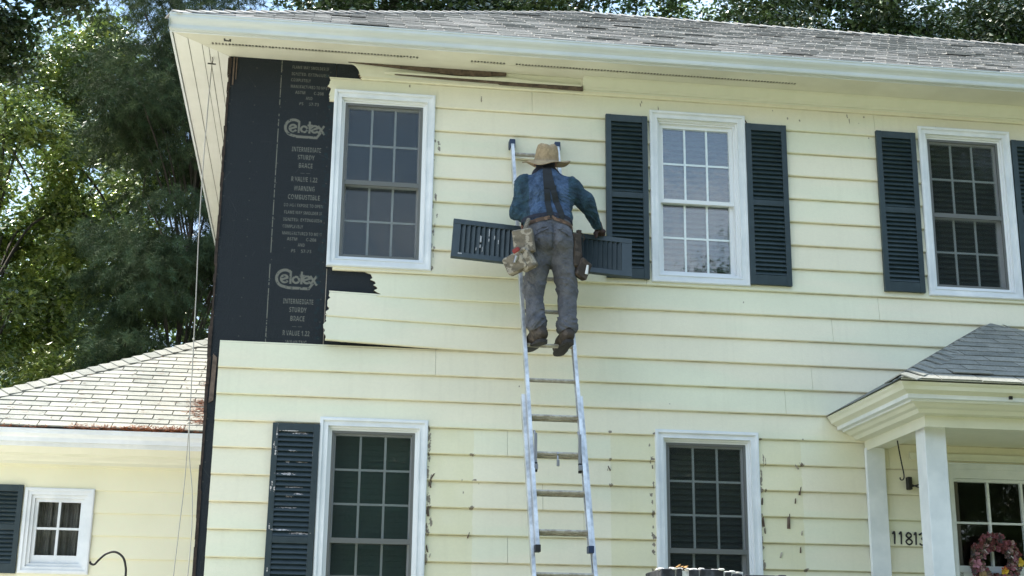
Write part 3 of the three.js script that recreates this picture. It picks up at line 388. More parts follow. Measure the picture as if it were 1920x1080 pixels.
function hipCaps(parent, a, b, nL, nR, mats, seed, w = 0.15, step = 0.14) { // bent caps along a hip; nL / nR: directions down each side
  const r = rng(seed), A = V3(...a), D = V3(...b).sub(A), n = Math.floor(D.length() / step), d = D.clone().normalize(); nL = V3(...nL).normalize(); nR = V3(...nR).normalize(); const up = nL.clone().add(nR).negate().normalize();
  for (let i = 0; i < n; i++) { const p0 = A.clone().addScaledVector(d, i * step), p1 = A.clone().addScaledVector(d, (i + 1) * step + 0.03), h0 = 0.028 + r() * 0.005, h1 = 0.014, f = (p, s, h, x) => { const q = p.clone().addScaledVector(up, h); if (s) q.addScaledVector(s, w * (1 + x)).addScaledVector(up, -0.004); return [q.x, q.y, q.z]; }; const j = (r() - 0.5) * 0.06;
    const T = [f(p0, nL, h0, j), f(p0, null, h0 + 0.004, 0), f(p0, nR, h0, j)], Tt = [f(p1, nL, h1, j), f(p1, null, h1 + 0.004, 0), f(p1, nR, h1, j)], Bt = [f(p0, nL, h0 - 0.009, j), f(p0, null, h0 - 0.005, 0), f(p0, nR, h0 - 0.009, j)], Bb = [f(p1, nL, h1 - 0.009, j), f(p1, null, 0, 0), f(p1, nR, h1 - 0.009, j)];
    part('hip_cap', poly([[T[0], T[1], Tt[1], Tt[0]], [T[1], T[2], Tt[2], Tt[1]], [Bt[0], Bt[1], T[1], T[0]], [Bt[1], Bt[2], T[2], T[1]], [Bt[0], T[0], Tt[0], Bb[0]], [T[2], Bt[2], Bb[2], Tt[2]]]), mats[Math.floor(r() * 3)], parent); }
}
const MS = Math.atan(0.576), OX = EX - 0.004, OY = 6.567, OZ = EZ + 0.075;
{ const a = 3.972, sl = a / Math.cos(MS); const { G } = roof({ parent: house, origin: [OX, OY, OZ], slope: MS, tabW: 0.305, exp: 0.127, uL: (v) => v * Math.cos(MS), uR: () => 9.4, vMax: sl, mats: M.shMain, seed: 400, limit: 300, curl: 0.03, name: 'roof' });
  const apex = [OX + a, OY + a * 0.576, OZ - a]; hipCaps(G, [OX, OY, OZ], apex, [-0.5, -0.29, -0.5], [0.5, -0.29, 0.5], M.shMain, 401, 0.09);
  hipCaps(G, apex, [9, apex[1], apex[2]], [0, -0.45, -0.9], [0, -0.5, 0.9], M.shMain, 402, 0.13, 0.15);
  part('roof_slope', poly([[[OX, OY, OZ], apex, [OX, OY, OZ - 2 * a]], [[OX, OY, OZ - 2 * a], apex, [XR, apex[1], apex[2]], [XR, OY, OZ - 2 * a]], [[8, OY, OZ], [XR, OY, OZ], [XR, apex[1], apex[2]], [8, apex[1], apex[2]]]]), M.shMain[0], G);
  part('drip_edge', [bx(OX, XR, OY - 0.012, OY - 0.006, OZ - 0.03, OZ + 0.004)], M.white, house); }
// --- porch
const PX0 = 4.03, PY = 3.672, PZ = 1.5, PXR = 6.89, PA = 1.43, PS = Math.atan(0.811 / 1.43);
{ const porch = sub('porch', house);
  const prof = [[0, 3.668], [0.004, 3.650], [0.020, 3.635], [0.030, 3.610], [0.060, 3.598], [0.078, 3.588], [0.080, 3.560], [0.120, 3.557], [0.124, 3.545], [0.150, 3.540], [0.175, 3.520], [0.205, 3.510], [0.225, 3.485], [0.300, 3.480], [0.302, 3.40]]; // offset in, y
  const pts = (o, y) => [[PX0 + o, y, 0.027], [PX0 + o, y, PZ - o * 1.08], [PXR - o, y, PZ - o * 1.08], [PXR - o, y, 0.027]];
  const Ps = [[], [], []], whiteBand = [[], [], []];
  for (let i = 0; i < prof.length - 1; i++) { const a = pts(...prof[i]), b = pts(...prof[i + 1]); for (let s = 0; s < 3; s++) ((i >= 5 && i <= 7) ? whiteBand : Ps)[s].push([b[s], b[s + 1], a[s + 1], a[s]]); }
  ['cornice', 'cornice', 'cornice'].forEach((n, s) => { part(n, poly(Ps[s]), M.cream, porch); part('cornice_band', poly(whiteBand[s]), M.white, porch); });
  part('porch_ceiling', bx(PX0 + 0.31, PXR - 0.31, 3.47, 3.478, 0.03, PZ - 0.33), M.cream, porch);
  part('beam', [bx(PX0 + 0.345, PXR - 0.345, 3.425, 3.4795, 0.86, 1.09)], M.cream, porch);
  part('beam', [bx(PX0 + 0.345, PX0 + 0.50, 3.425, 3.4795, 0.03, 0.859)], M.cream, porch);
  part('wall_trim', [bx(4.7, XR, 3.36, 3.40, 0.02, 0.042), bx(4.7, XR, 3.345, 3.3595, 0.02, 0.05)], M.cream, porch);
  const col = (x0, x1, z0, z1, n) => part(n, [rbx(x0, x1, 0.55, 3.424, z0, z1, 0.006)], M.white, porch);
  col(4.372, 4.536, 0.90, 1.06, 'column'); col(PXR - 0.53, PXR - 0.37, 0.90, 1.06, 'column'); col(4.322, 4.480, 0.028, 0.068, 'pilaster');
  part('porch_floor', [bx(PX0 + 0.2, PXR - 0.2, 0.35, 0.55, 0.005, PZ - 0.2), bx(4.6, 6.4, 0, 0.17, PZ - 0.2, PZ + 0.3)], M.greyWood, porch);
  const { G } = roof({ parent: porch, origin: [PX0 - 0.012, PY + 0.004, PZ + 0.012], slope: PS, tabW: 0.305, exp: 0.127, uL: (v) => v * Math.cos(PS), uR: (v) => PXR - PX0 + 0.024 - v * Math.cos(PS), vMax: PA / Math.cos(PS) + 0.005, mats: M.shPorch, seed: 500, limit: 300, curl: 0.04, name: 'porch_roof' });
  hipCaps(G, [PX0 - 0.012, PY, PZ + 0.012], [PX0 + PA, PY + 0.811, 0.03], [-0.5, -0.28, -0.5], [0.5, -0.28, 0.5], M.shPorch, 501, 0.13);
  hipCaps(G, [PXR + 0.012, PY, PZ + 0.012], [PX0 + PA, PY + 0.811, 0.03], [-0.5, -0.28, 0.5], [0.5, -0.28, -0.5], M.shPorch, 502, 0.13);
  part('side_slope', poly([[[PX0 - 0.012, PY, PZ + 0.012], [PX0 + PA, PY + 0.811, 0.028], [PX0 - 0.012, PY, 0.028]], [[PXR + 0.012, PY, PZ + 0.012], [PXR + 0.012, PY, 0.028], [PX0 + PA, PY + 0.811, 0.028]], [[PX0 - 0.012, PY - 0.006, 0.028], [PX0 + PA, PY - 0.006, 0.028], [PXR, PY - 0.006, PZ], [PX0 - 0.012, PY - 0.006, PZ + 0.01]]]), M.shPorch[2], G);
  part('drip_edge', [bx(PX0 - 0.006, PXR, PY - 0.004, PY + 0.003, PZ + 0.002, PZ + 0.016)], M.white, porch);
  { // torn shingle scrap lying on the front slope
    const g = poly([[[0, 0, 0], [0.10, 0.004, 0.02], [0.16, -0.01, 0.01], [0.15, 0.006, -0.02], [0.04, 0.012, -0.02]], [[0.02, 0.01, 0], [0.16, 0.025, 0.008], [0.17, 0.02, -0.015], [0.05, 0.02, -0.015]]]); g.translate(5.58, PY + 0.52, 0.62); part('torn_shingle', g, M.felt, G); }
  part('cornice_clip', [bx(4.86, 4.885, 3.572, 3.600, PZ - 0.082, PZ - 0.07)], M.iron, porch);
  // door with glazed top behind the column
  const D = sub('door', house), x0 = DOOR.x0 + 0.04, x1 = DOOR.x1 - 0.04, c = [DOOR.x0, DOOR.x1, DOOR.y0, DOOR.y1];
  part('door_casing', [...ring(c, inset(c, 0.012), 0, 0.046), ...ring(inset(c, 0.012), inset(c, 0.05), -0.08, 0.036), bx(DOOR.x0 + 0.05, DOOR.x1 - 0.05, DOOR.y1 - 0.12, DOOR.y1 - 0.05, -0.08, 0.026)], M.white, D);
  const q = [DOOR.x0 + 0.0505, DOOR.x1 - 0.0505, 0.56, DOOR.y1 - 0.1205], gx = [5.075, 6.225], gy = [2.52, 3.185]; const cols = 4;
  part('door_frame', [bx(q[0], gx[0], q[2], q[3], -0.05, -0.005), bx(gx[1], q[1], q[2], q[3], -0.05, -0.005), bx(gx[0], gx[1], gy[1], q[3], -0.05, -0.005), bx(gx[0], gx[1], gy[0] - 0.05, gy[0], -0.05, -0.005)], M.white, D);
  part('door_panel', bx(gx[0], gx[1], q[2], gy[0] - 0.0505, -0.045, -0.015), M.white, D);
  for (let i = 1; i < cols; i++) { const x = lerp(gx[0], gx[1], i / cols); part('muntin', bx(x - 0.009, x + 0.009, gy[0], gy[1], -0.04, -0.008), M.white, D); }
  for (let i = 0; i < cols; i++) { const a = lerp(gx[0], gx[1], i / cols) + (i ? 0.0092 : 0), b = lerp(gx[0], gx[1], (i + 1) / cols) - (i < cols - 1 ? 0.0092 : 0); part('muntin', bx(a, b, 2.850, 2.866, -0.039, -0.009), M.white, D); for (const [y0, y1] of [[gy[0], 2.85], [2.866, gy[1]]]) part('pane', new THREE.PlaneGeometry(b - a, y1 - y0).translate((a + b) / 2, (y0 + y1) / 2, -0.024), M.pane, D); }
  // house numbers
  const glyph = { 1: [[[0.25, 0.85], [0.5, 1], [0.45, 0]]], 8: [[[0.5, 0.52], [0.15, 0.76], [0.5, 1], [0.85, 0.76], [0.5, 0.52], [0.08, 0.24], [0.5, 0], [0.92, 0.24], [0.5, 0.52]]], 3: [[[0.12, 0.86], [0.55, 1], [0.85, 0.76], [0.45, 0.54], [0.9, 0.27], [0.5, 0], [0.08, 0.15]]] };
  [['1', 4.503], ['1', 4.558], ['8', 4.620], ['1', 4.680], ['3', 4.730]].forEach(([d, x]) => { const L = glyph[d].map((pl) => tube(pl.map(([a, b]) => V3(x + a * 0.062, 2.672 + b * 0.094 - (x - 4.5) * 0.02, 0.030)), 0.0072, 30, 5)); part('house_number', L, M.black, house); });
}
settle(house);

// ================================================================= SIDE WING
const wing = thing('side_wing', 'low cream garage wing with sunlit grey shingle roof left of the house', 'house wing', [-3.6, 0, -2.6]);
{ const z = -2.6, wx0 = -3.45, wx1 = -0.87, ye = 3.60, W = { x0: -2.60, x1: -1.985, y0: 2.478, y1: 3.244 };
  const s = new THREE.Shape([[wx0, 0], [wx1, 0], [wx1, ye], [wx0, ye]].map((p) => new THREE.Vector2(...p))); s.holes.push(new THREE.Path([[W.x0 + 0.05, W.y0 + 0.05], [W.x0 + 0.05, W.y1 - 0.05], [W.x1 - 0.05, W.y1 - 0.05], [W.x1 - 0.05, W.y0 + 0.05]].map((p) => new THREE.Vector2(...p))));
  part('wall', [boxUV(new THREE.ExtrudeGeometry(s, { depth: 0.1, bevelEnabled: false }).translate(0, 0, z - 0.101)), bx(wx0, wx0 + 0.1, 0, ye, z - 4.8, z - 0.102), bx(wx0, wx1, 0, ye, z - 4.9, z - 4.81), bx(wx0 + 0.11, wx1, ye - 0.1, ye - 0.05, z - 4.8, z - 0.103), bx(wx0 + 0.11, wx1, 0, 3.4, z - 1.6, z - 1.5)], M.core, wing);
  for (let k = -1; k < 18; k++) { const y0 = 3.222 - k * E + 0.012, y1 = Math.min(y0 + E + 0.01, 3.49); const pg = (a, b, ya, yb) => { const f = (y) => z + zF(y, y0) * 0.8; return poly([[[a, ya, f(ya)], [b, ya, f(ya)], [b, yb, f(yb)], [a, yb, f(yb)]], [[a, ya, z], [b, ya, z], [b, ya, f(ya)], [a, ya, f(ya)]]]); };
    const hit = y0 < W.y1 - 0.01 && y1 > W.y0 + 0.01; if (!hit) part('siding_board', pg(wx0, wx1, y0, y1), M.wingSiding, wing); else { part('siding_board', [pg(wx0, W.x0 + 0.02, y0, y1), ...(y1 > W.y1 ? [pg(W.x0 + 0.02, W.x1 - 0.02, W.y1 - 0.01, y1), pg(W.x1 - 0.02, wx1, y0, y1)] : [])], M.wingSiding, wing); if (!(y1 > W.y1)) part('siding_board', [pg(W.x1 - 0.02, wx1, y0, y1), ...(y0 < W.y0 ? [pg(W.x0 + 0.02, W.x1 - 0.02, y0, W.y0 + 0.01)] : [])], M.wingSiding, wing); } }
  part('frieze_board', extrudeX([[z + 0.001, 3.46], [z + 0.028, 3.46], [z + 0.032, 3.485], [z + 0.05, 3.50], [z + 0.06, 3.53], [z + 0.12, 3.545], [z + 0.16, 3.60], [z + 0.001, 3.60]], wx0, wx1), M.cream, wing);
  part('soffit_board', bx(wx0 - 0.3, wx1, 3.600, 3.612, z, z + 0.36), M.soffit, wing);
  part('fascia', bx(wx0 - 0.3, wx1, 3.570, 3.72, z + 0.36, z + 0.378), M.white, wing);
  const e = z + 0.36; part('gutter', extrudeX([[e + 0.019, 3.605], [e + 0.060, 3.605], [e + 0.064, 3.640], [e + 0.078, 3.655], [e + 0.100, 3.672], [e + 0.104, 3.700], [e + 0.110, 3.703], [e + 0.110, 3.714], [e + 0.098, 3.714], [e + 0.098, 3.690], [e + 0.056, 3.650], [e + 0.054, 3.612], [e + 0.024, 3.612], [e + 0.024, 3.714], [e + 0.019, 3.714]], wx0 - 0.3, wx1 - 0.0), M.white, wing);
  const SLP = Math.atan(0.568), o = [-3.75, 3.745, e + 0.06], a = 2.95; const hx = 0.03;
  const { G } = roof({ parent: wing, origin: o, slope: SLP, tabW: 0.32, exp: 0.129, uL: (v) => v * Math.cos(SLP) + hx, uR: (v) => 2.86 + 0.0 * v, vMax: (a - 0.05) / Math.cos(SLP), mats: M.shWing, seed: 600, limit: 300, gap: 0.0035, thick: 0.0085, curl: 0.015, name: 'roof' });
  hipCaps(G, o, [o[0] + a, o[1] + a * 0.568, o[2] - a], [-0.5, -0.28, -0.5], [0.5, -0.28, 0.5], M.shWing, 601, 0.15, 0.145);
  part('roof_slope', poly([[o, [o[0] + a, o[1] + a * 0.568, o[2] - a], [o[0], o[1], o[2] - 2 * a]]]), M.shWing[0], G);
  // window
  const r0 = [W.x0, W.x1, W.y0, W.y1], w = sub('window', wing), sc = (L) => L.map((g) => g.translate(0, 0, z));
  const R = [ring(r0, inset(r0, 0.008), 0, 0.040), ring(inset(r0, 0.008), inset(r0, 0.03), 0, 0.047), ring(inset(r0, 0.03), inset(r0, 0.062), -0.1, 0.034)]; for (let k = 0; k < 4; k++) part('casing', sc(R.map((q) => q[k])), M.white, w);
  const f = inset(r0, 0.0625); part('window_frame', sc(ring(f, inset(f, 0.028), -0.1, 0.012)), M.white, w);
  const q = inset(f, 0.0285), g = [q[0] + 0.03, q[1] - 0.03, q[2] + 0.075, q[3] - 0.03]; part('sash_frame', sc(ring(q, g, -0.055, -0.015)), M.white, w);
  const mx = (g[0] + g[1]) / 2, my = (g[2] + g[3]) / 2; part('muntin', sc([bx(mx - 0.011, mx + 0.011, g[2], g[3], -0.05, -0.02)]), M.white, w); part('muntin', sc([bx(g[0], mx - 0.0112, my - 0.010, my + 0.010, -0.048, -0.022), bx(mx + 0.0112, g[1], my - 0.010, my + 0.010, -0.048, -0.022)]), M.white, w);
  for (const [a0, a1] of [[g[0], mx - 0.011], [mx + 0.011, g[1]]]) for (const [b0, b1] of [[g[2], my - 0.01], [my + 0.01, g[3]]]) part('pane', new THREE.PlaneGeometry(a1 - a0, b1 - b0).translate((a0 + a1) / 2, (b0 + b1) / 2, z - 0.035), M.pane, w);
  const cg = new THREE.PlaneGeometry(0.6, 0.75, 90, 1); const cp = cg.attributes.position; for (let i = 0; i < cp.count; i++) { const x = cp.getX(i); cp.setZ(i, 0.016 * Math.sin(x * 95 + 2 * Math.sin(x * 21)) + 0.008 * Math.sin(x * 213)); } cg.computeVertexNormals(); part('curtain', boxUV(cg.translate((W.x0 + W.x1) / 2, (W.y0 + W.y1) / 2, z - 0.12)), M.curtain, w);
  const sh = shutter(wing, 'shutter', 0.79, M.shutter, null, 320); sh.position.set(W.x0 - SW - 0.012, W.y0 - 0.005, z + 0.024);
}
settle(wing);
{ // dry pine needles on the wing roof and in its gutter: nobody could count them
  const r = rng(71), o = [-3.75, 3.745, -2.18], S = Math.atan(0.568), G = [];
  const needle = (x, y, z, l, up) => { const a = r() * 6.28, d = V3(Math.cos(a), (r() - 0.3) * up, Math.sin(a) * 0.8).normalize().multiplyScalar(l), p = V3(x, y, z), q = p.clone().add(d), s = V3(-d.z, 0, d.x).normalize().multiplyScalar(0.0022); G.push(poly([[[p.x - s.x, p.y, p.z - s.z], [p.x + s.x, p.y + 0.002, p.z + s.z], [q.x + s.x, q.y + 0.002, q.z + s.z], [q.x - s.x, q.y, q.z - s.z]]])); };
  for (let i = 0; i < 900; i++) { const u = r(), x = u < 0.55 ? -1.75 + r() * 0.55 : u < 0.75 ? -2.2 + r() * 0.4 : -3.4 + r() * 2.4; needle(x, 3.722 + r() * 0.028 * (u < 0.75 ? 1.4 : 0.4), -2.20 + r() * 0.07, 0.02 + r() * 0.06, 0.7); }
  for (let i = 0; i < 700; i++) { const c = [[-1.06, 0.25], [-1.1, 0.75], [-1.05, 1.35], [-1.12, 0.5], [-1.0, 1.8]][Math.floor(r() * 5)], u = c[0] + (r() - 0.5) * 0.25 * (r() + 0.3), v = c[1] + (r() - 0.5) * 0.22; needle(u, o[1] + v * Math.sin(S) + 0.014, o[2] - v * Math.cos(S), 0.02 + r() * 0.05, 0.2); }
  for (let i = 0; i < 160; i++) { const v = r() * 2.2, u = o[0] + v * 0.87 + r() * (2.8 - v * 0.87); needle(u, o[1] + v * Math.sin(S) + 0.013, o[2] - v * Math.cos(S), 0.02 + r() * 0.05, 0.1); }
  const m = part('pine_needles', G, std([0.30, 0.105, 0.04], 0.9), scene); m.userData = { kind: 'stuff', label: 'dry orange pine needles in the wing gutter and on its shingles', category: 'pine needles' };
}

// ================================================================= LADDER
const LT = Math.tan(16 * Math.PI / 180), lz = (y) => 0.06 + (5.83 - y) * LT;
{ const lad = thing('extension_ladder', 'aluminium extension ladder leaning on the siding between two upper windows', 'ladder', [1.62, 0, 1.73]);
  const dirY = [-0.012]; // sideways drift of the ladder per metre down is taken from its two ends
  const xc = (y) => 1.6385 + (5.83 - y) * 0.0235, th = -16 * Math.PI / 180;
  const railG = (x, y0, y1, off, w, d, open) => { // C-channel rail between two heights
    const L = (y1 - y0) / Math.cos(16 * Math.PI / 180), g = merge([rbx(-w / 2, -w / 2 + 0.008, 0, L, -d / 2, d / 2, 0.002), rbx(-w / 2 + 0.006, w / 2, 0, L, d / 2 - 0.010, d / 2, 0.002), rbx(-w / 2 + 0.006, w / 2, 0, L, -d / 2, -d / 2 + 0.010, 0.002)]); if (open) g.scale(-1, 1, 1); if (open) { const ix = g.attributes.position; for (let i = 0; i < ix.count; i += 3) for (const A of [g.attributes.position, g.attributes.normal, g.attributes.uv]) { const n = A.itemSize; for (let k = 0; k < n; k++) { const t = A.array[(i + 1) * n + k]; A.array[(i + 1) * n + k] = A.array[(i + 2) * n + k]; A.array[(i + 2) * n + k] = t; } } }
    g.rotateZ(Math.atan(0.0235) * Math.cos(0.28)); g.rotateX(th); g.translate(xc(y0) + x, y0, lz(y0) + off); return g; };
  const fw = 0.186, bw = 0.214;
  part('rail', railG(-fw, 2.49, 5.80, 0.0, 0.028, 0.062, false), M.alu, lad); part('rail', railG(fw, 2.49, 5.80, 0.0, 0.028, 0.062, true), M.alu, lad);
  part('rail', railG(-bw, 0.02, 3.62, -0.058, 0.028, 0.066, false), M.alu, lad); part('rail', railG(bw, 0.02, 3.62, -0.058, 0.028, 0.066, true), M.alu, lad);
  const rung = (y, off, w, m = M.rung) => { const g = new THREE.CylinderGeometry(0.0175, 0.0175, 2 * w - 0.014, 10).toNonIndexed(); g.rotateZ(Math.PI / 2); const p = g.attributes.position; for (let i = 0; i < p.count; i++) if (p.getY(i) > 0.011) p.setY(i, 0.011); g.computeVertexNormals(); g.translate(xc(y), y, lz(y) + off); part('rung', boxUV(g), m, lad); };
  for (let y = 4.02 - 0.283 * 5; y < 5.8; y += 0.283) rung(y, 0, fw);
  for (let y = 4.02 - 0.283 * 13; y < 3.6; y += 0.283) if (y > 0.2) rung(y - 0.012, -0.058, bw);
  for (const s of [-1, 1]) { const x = xc(5.83) + s * fw; part('end_cap', [rbx(x - 0.024, x + 0.024, 5.775, 5.850, lz(5.83) - 0.045, lz(5.83) + 0.036, 0.006)], M.blueCap, lad); const xb = xc(2.49) + s * fw; part('end_cap', [rbx(xb - 0.020, xb + 0.020, 2.455, 2.505, lz(2.49) - 0.036, lz(2.49) + 0.038, 0.004)], s > 0 ? M.blueCap : M.black, lad);
    const xl = xc(3.18) + s * (fw - 0.026); part('rung_lock', [rbx(xl - 0.010, xl + 0.010, 3.06, 3.31, lz(3.18) + 0.01, lz(3.18) + 0.045, 0.003), bar([xl, 3.31, lz(3.3) + 0.03], [xl - 0.002, 3.335, lz(3.3) + 0.01], 0.009), rbx(xl - 0.014, xl + 0.014, 3.045, 3.085, lz(3.1) + 0.012, lz(3.1) + 0.046, 0.003)], M.steel, lad);
    part('lock_hook', [rbx(xl - 0.012, xl + 0.012, 3.03, 3.10, lz(3.05) - 0.01, lz(3.05) + 0.012, 0.003)], M.black, lad);
    part('foot', [rbx(xc(0) + s * bw - 0.03, xc(0) + s * bw + 0.03, 0.001, 0.05, lz(0) - 0.10, lz(0) - 0.01, 0.006)], M.black, lad); }
  const xp = xc(3.17); part('pulley', [bar([xp - 0.006, 3.165, lz(3.17) + 0.022], [xp + 0.006, 3.165, lz(3.17) + 0.022], 0.016, 0.016, 12), bar([xp, 3.168, lz(3.17) + 0.024], [xp, 3.10, lz(3.12) + 0.024], 0.006), rbx(xp - 0.010, xp + 0.010, 3.075, 3.12, lz(3.1) + 0.014, lz(3.1) + 0.034, 0.003)], M.steel, lad);
  settle(lad);
}

// ================================================================= HELD SHUTTER
{ const TL = V3(0.957, 5.051, 0.343), TR = V3(2.365, 4.951, 0.372), BL = V3(0.939, 4.723, 0.437);
  const a = TR.clone().sub(TL).normalize(), b0 = TL.clone().sub(BL), b = b0.addScaledVector(a, -b0.dot(a)).normalize(), n = a.clone().cross(b);
  const s = shutter(scene, numbered('loose_shutter'), 1.412, M.shutterHeld, M.shutter, 330); s.userData = { label: 'dark green louvred shutter held sideways by the man on the ladder', category: 'shutter' };
  // local x (width) -> b, local y (length) -> -a  so that the slats stand upright
  const m = new THREE.Matrix4().makeBasis(b, a.clone().negate(), n); s.quaternion.setFromRotationMatrix(m); s.position.copy(BL).addScaledVector(a, 1.412).addScaledVector(n, -0.032);
  const r = rng(8); const flakes = []; for (let i = 0; i < 9; i++) { const y = 1.04 + r() * 0.26, x = 0.06 + r() * 0.22; flakes.push(rbx(x, x + 0.02 + r() * 0.05, y, y + 0.004 + r() * 0.004, 0.0285, 0.031, 0.0005)); } flakes.push(rbx(0.03, 0.04, 1.33, 1.36, 0.0315, 0.0335, 0.0005)); part('bare_wood_patch', flakes, std([0.42, 0.42, 0.41], 0.8), s);
}

// ================================================================= PERSON ON THE LADDER
function sdf(prims, k) { // tapered capsules [a, b, r0, r1] joined with a smooth minimum
  const L = prims.map(([a, b, r0, r1]) => { const dx = b[0] - a[0], dy = b[1] - a[1], dz = b[2] - a[2]; return [...a, dx, dy, dz, 1 / Math.max(1e-9, dx * dx + dy * dy + dz * dz), r0, r1 - r0]; });
  return (x, y, z) => { let m = 1e3; for (const c of L) { const px = x - c[0], py = y - c[1], pz = z - c[2]; let t = (px * c[3] + py * c[4] + pz * c[5]) * c[6]; t = t < 0 ? 0 : t > 1 ? 1 : t; const qx = px - t * c[3], qy = py - t * c[4], qz = pz - t * c[5], d = Math.sqrt(qx * qx + qy * qy + qz * qz) - c[7] - t * c[8]; const h = Math.max(k - Math.abs(d - m), 0) / k; m = Math.min(d, m) - h * h * k * 0.25; } return m; };
}
function march(f, lo, hi, res) { // meshes f = 0 inside a box
  const mc = new MarchingCubes(res, undefined, false, false, 400000), c = [0, 1, 2].map((i) => (lo[i] + hi[i]) / 2), s = [0, 1, 2].map((i) => (hi[i] - lo[i]) / 2); mc.isolation = 0;
  const hs = res / 2; for (let z = 0; z < res; z++) for (let y = 0; y < res; y++) for (let x = 0; x < res; x++) mc.field[x + y * res + z * res * res] = -f(c[0] + s[0] * (x - hs) / hs, c[1] + s[1] * (y - hs) / hs, c[2] + s[2] * (z - hs) / hs);
  mc.update(); const n = mc.count, P = new Float32Array(n * 3); for (let i = 0; i < n * 3; i++) P[i] = mc.positionArray[i] * s[i % 3] + c[i % 3];
  let g = new THREE.BufferGeometry(); g.setAttribute('position', new THREE.BufferAttribute(P, 3)); g = mergeVertices(g, 1e-5);
  const p = g.attributes.position, uv = new Float32Array(p.count * 2); for (let i = 0; i < p.count; i++) { uv[i * 2] = p.getX(i) + 0.8 * p.getZ(i); uv[i * 2 + 1] = p.getY(i); } g.setAttribute('uv', new THREE.BufferAttribute(uv, 2)); g.computeVertexNormals();
  return g;
}
{
  const man = thing('person', 'person in straw hat, blue shirt and grey trousers standing on the ladder holding a shutter', 'person', [1.68, 4.04, 0.58]);
  const denim = tile(512, 0.42, (u, v, o) => { const a = tfbm(u, v, 14, 141, 4), b = tfbm(u * 1, v * 1, 6, 150, 4), w = tn(u, v * 1, 96, 155), t = clamp(a * 0.9 + b * 0.8 - 0.45 + (w - 0.5) * 0.25); o[0] = lerp(0.010, 0.078, t); o[1] = lerp(0.028, 0.135, t); o[2] = lerp(0.058, 0.235, t); });
  const twill = tile(256, 0.4, (u, v, o) => { const a = tfbm(u, v, 8, 161, 5), w = tn(u, v, 80, 166), t = clamp(a * 1.3 - 0.2 + (w - 0.5) * 0.2); o[0] = lerp(0.055, 0.135, t); o[1] = lerp(0.058, 0.137, t); o[2] = lerp(0.066, 0.148, t); });
  const weave = tile(256, 0.09, (u, v, o) => { const a = Math.sin(u * Math.PI * 2 * 14) * Math.sin(v * Math.PI * 2 * 14), n = tfbm(u, v, 5, 171, 4), t = clamp(0.5 + a * 0.3 + (n - 0.5) * 0.9); o[0] = lerp(0.17, 0.44, t); o[1] = lerp(0.12, 0.33, t); o[2] = lerp(0.065, 0.19, t); });
  const foldBump = tile(256, 0.30, (u, v, o) => { o[0] = o[1] = o[2] = tfbm(u, v, 10, 181, 4); }, false);
  const leather = tile(256, 0.2, (u, v, o) => { const t = tfbm(u, v, 7, 191, 5), w = sm(0.50, 0.62, tfbm(u, v, 7, 197, 4)); o[0] = lerp(lerp(0.05, 0.20, t), 0.36, w * 0.7); o[1] = lerp(lerp(0.045, 0.165, t), 0.32, w * 0.7); o[2] = lerp(lerp(0.03, 0.115, t), 0.25, w * 0.7); });
  const mSkin = std([0.17, 0.09, 0.065], 0.6), mShirt = std([1, 1, 1], 0.9, { vertexColors: true, map: denim, bumpMap: foldBump, bumpScale: 0.020 }), mTr = std([1, 1, 1], 0.92, { map: twill, bumpMap: foldBump, bumpScale: 0.018 }), mStraw = std([1, 1, 1], 0.85, { map: weave, bumpMap: weave, bumpScale: 0.002 });
  const mLeather = std([1, 1, 1], 0.75, { map: leather, bumpMap: foldBump, bumpScale: 0.004 }), mLeatherD = std([0.22, 0.18, 0.17], 0.75, { map: leather, bumpMap: foldBump, bumpScale: 0.004 }), mBoot = std([0.24, 0.20, 0.18], 0.7, { map: leather, bumpMap: foldBump, bumpScale: 0.003 }), mSole = std([0.022, 0.02, 0.019], 0.85), mStrap = std([0.009, 0.012, 0.014], 0.8), mCollar = std([0.014, 0.017, 0.03], 0.85);
  // joints
  const J = { shL: [1.492, 5.305, 0.53], elL: [1.438, 5.075, 0.53], wrL: [1.520, 5.070, 0.420], shR: [1.848, 5.31, 0.53], elR: [1.985, 5.185, 0.515], wrR: [2.088, 5.045, 0.435], hipL: [1.607, 4.80, 0.645], knL: [1.556, 4.44, 0.605], anL: [1.572, 4.12, 0.655], hipR: [1.752, 4.80, 0.645], knR: [1.812, 4.445, 0.610], anR: [1.803, 4.115, 0.655], neck: [1.655, 5.37, 0.515], head: [1.662, 5.505, 0.470] };
  const legs = (r, dr) => [[J.hipL, J.knL, 0.094 + r, 0.062 + r], [J.knL, J.anL, 0.057 + r, dr < 0 ? 0.032 : 0.046 + dr], [J.hipR, J.knR, 0.092 + r, 0.062 + r], [J.knR, J.anR, 0.057 + r, dr < 0 ? 0.032 : 0.046 + dr], [[1.615, 4.885, 0.625], [1.735, 4.885, 0.625], 0.098 + r, 0.098 + r], [[1.625, 4.825, 0.685], [1.625, 4.80, 0.69], 0.085 + r, 0.082 + r], [[1.738, 4.825, 0.685], [1.738, 4.80, 0.69], 0.085 + r, 0.082 + r]];
  const torso = (r) => [[J.shL, J.shR, 0.060 + r, 0.060 + r], [[1.60, 5.215, 0.535], [1.74, 5.215, 0.535], 0.120 + r, 0.120 + r], [[1.615, 5.03, 0.578], [1.712, 5.03, 0.578], 0.110 + r, 0.110 + r], [[1.665, 5.32, 0.555], [1.665, 5.20, 0.565], 0.105 + r, 0.12 + r], [[1.525, 5.25, 0.535], [1.578, 5.03, 0.575], 0.055 + r, 0.075 + r], [[1.808, 5.25, 0.535], [1.752, 5.03, 0.575], 0.055 + r, 0.075 + r]];
  const arms = (r) => [[J.shL, J.elL, 0.055 + r, 0.047 + r], [J.elL, J.wrL, 0.047 + r, 0.038 + r], [J.shR, J.elR, 0.058 + r, 0.049 + r], [J.elR, J.wrR, 0.056 + r, 0.040 + r]];
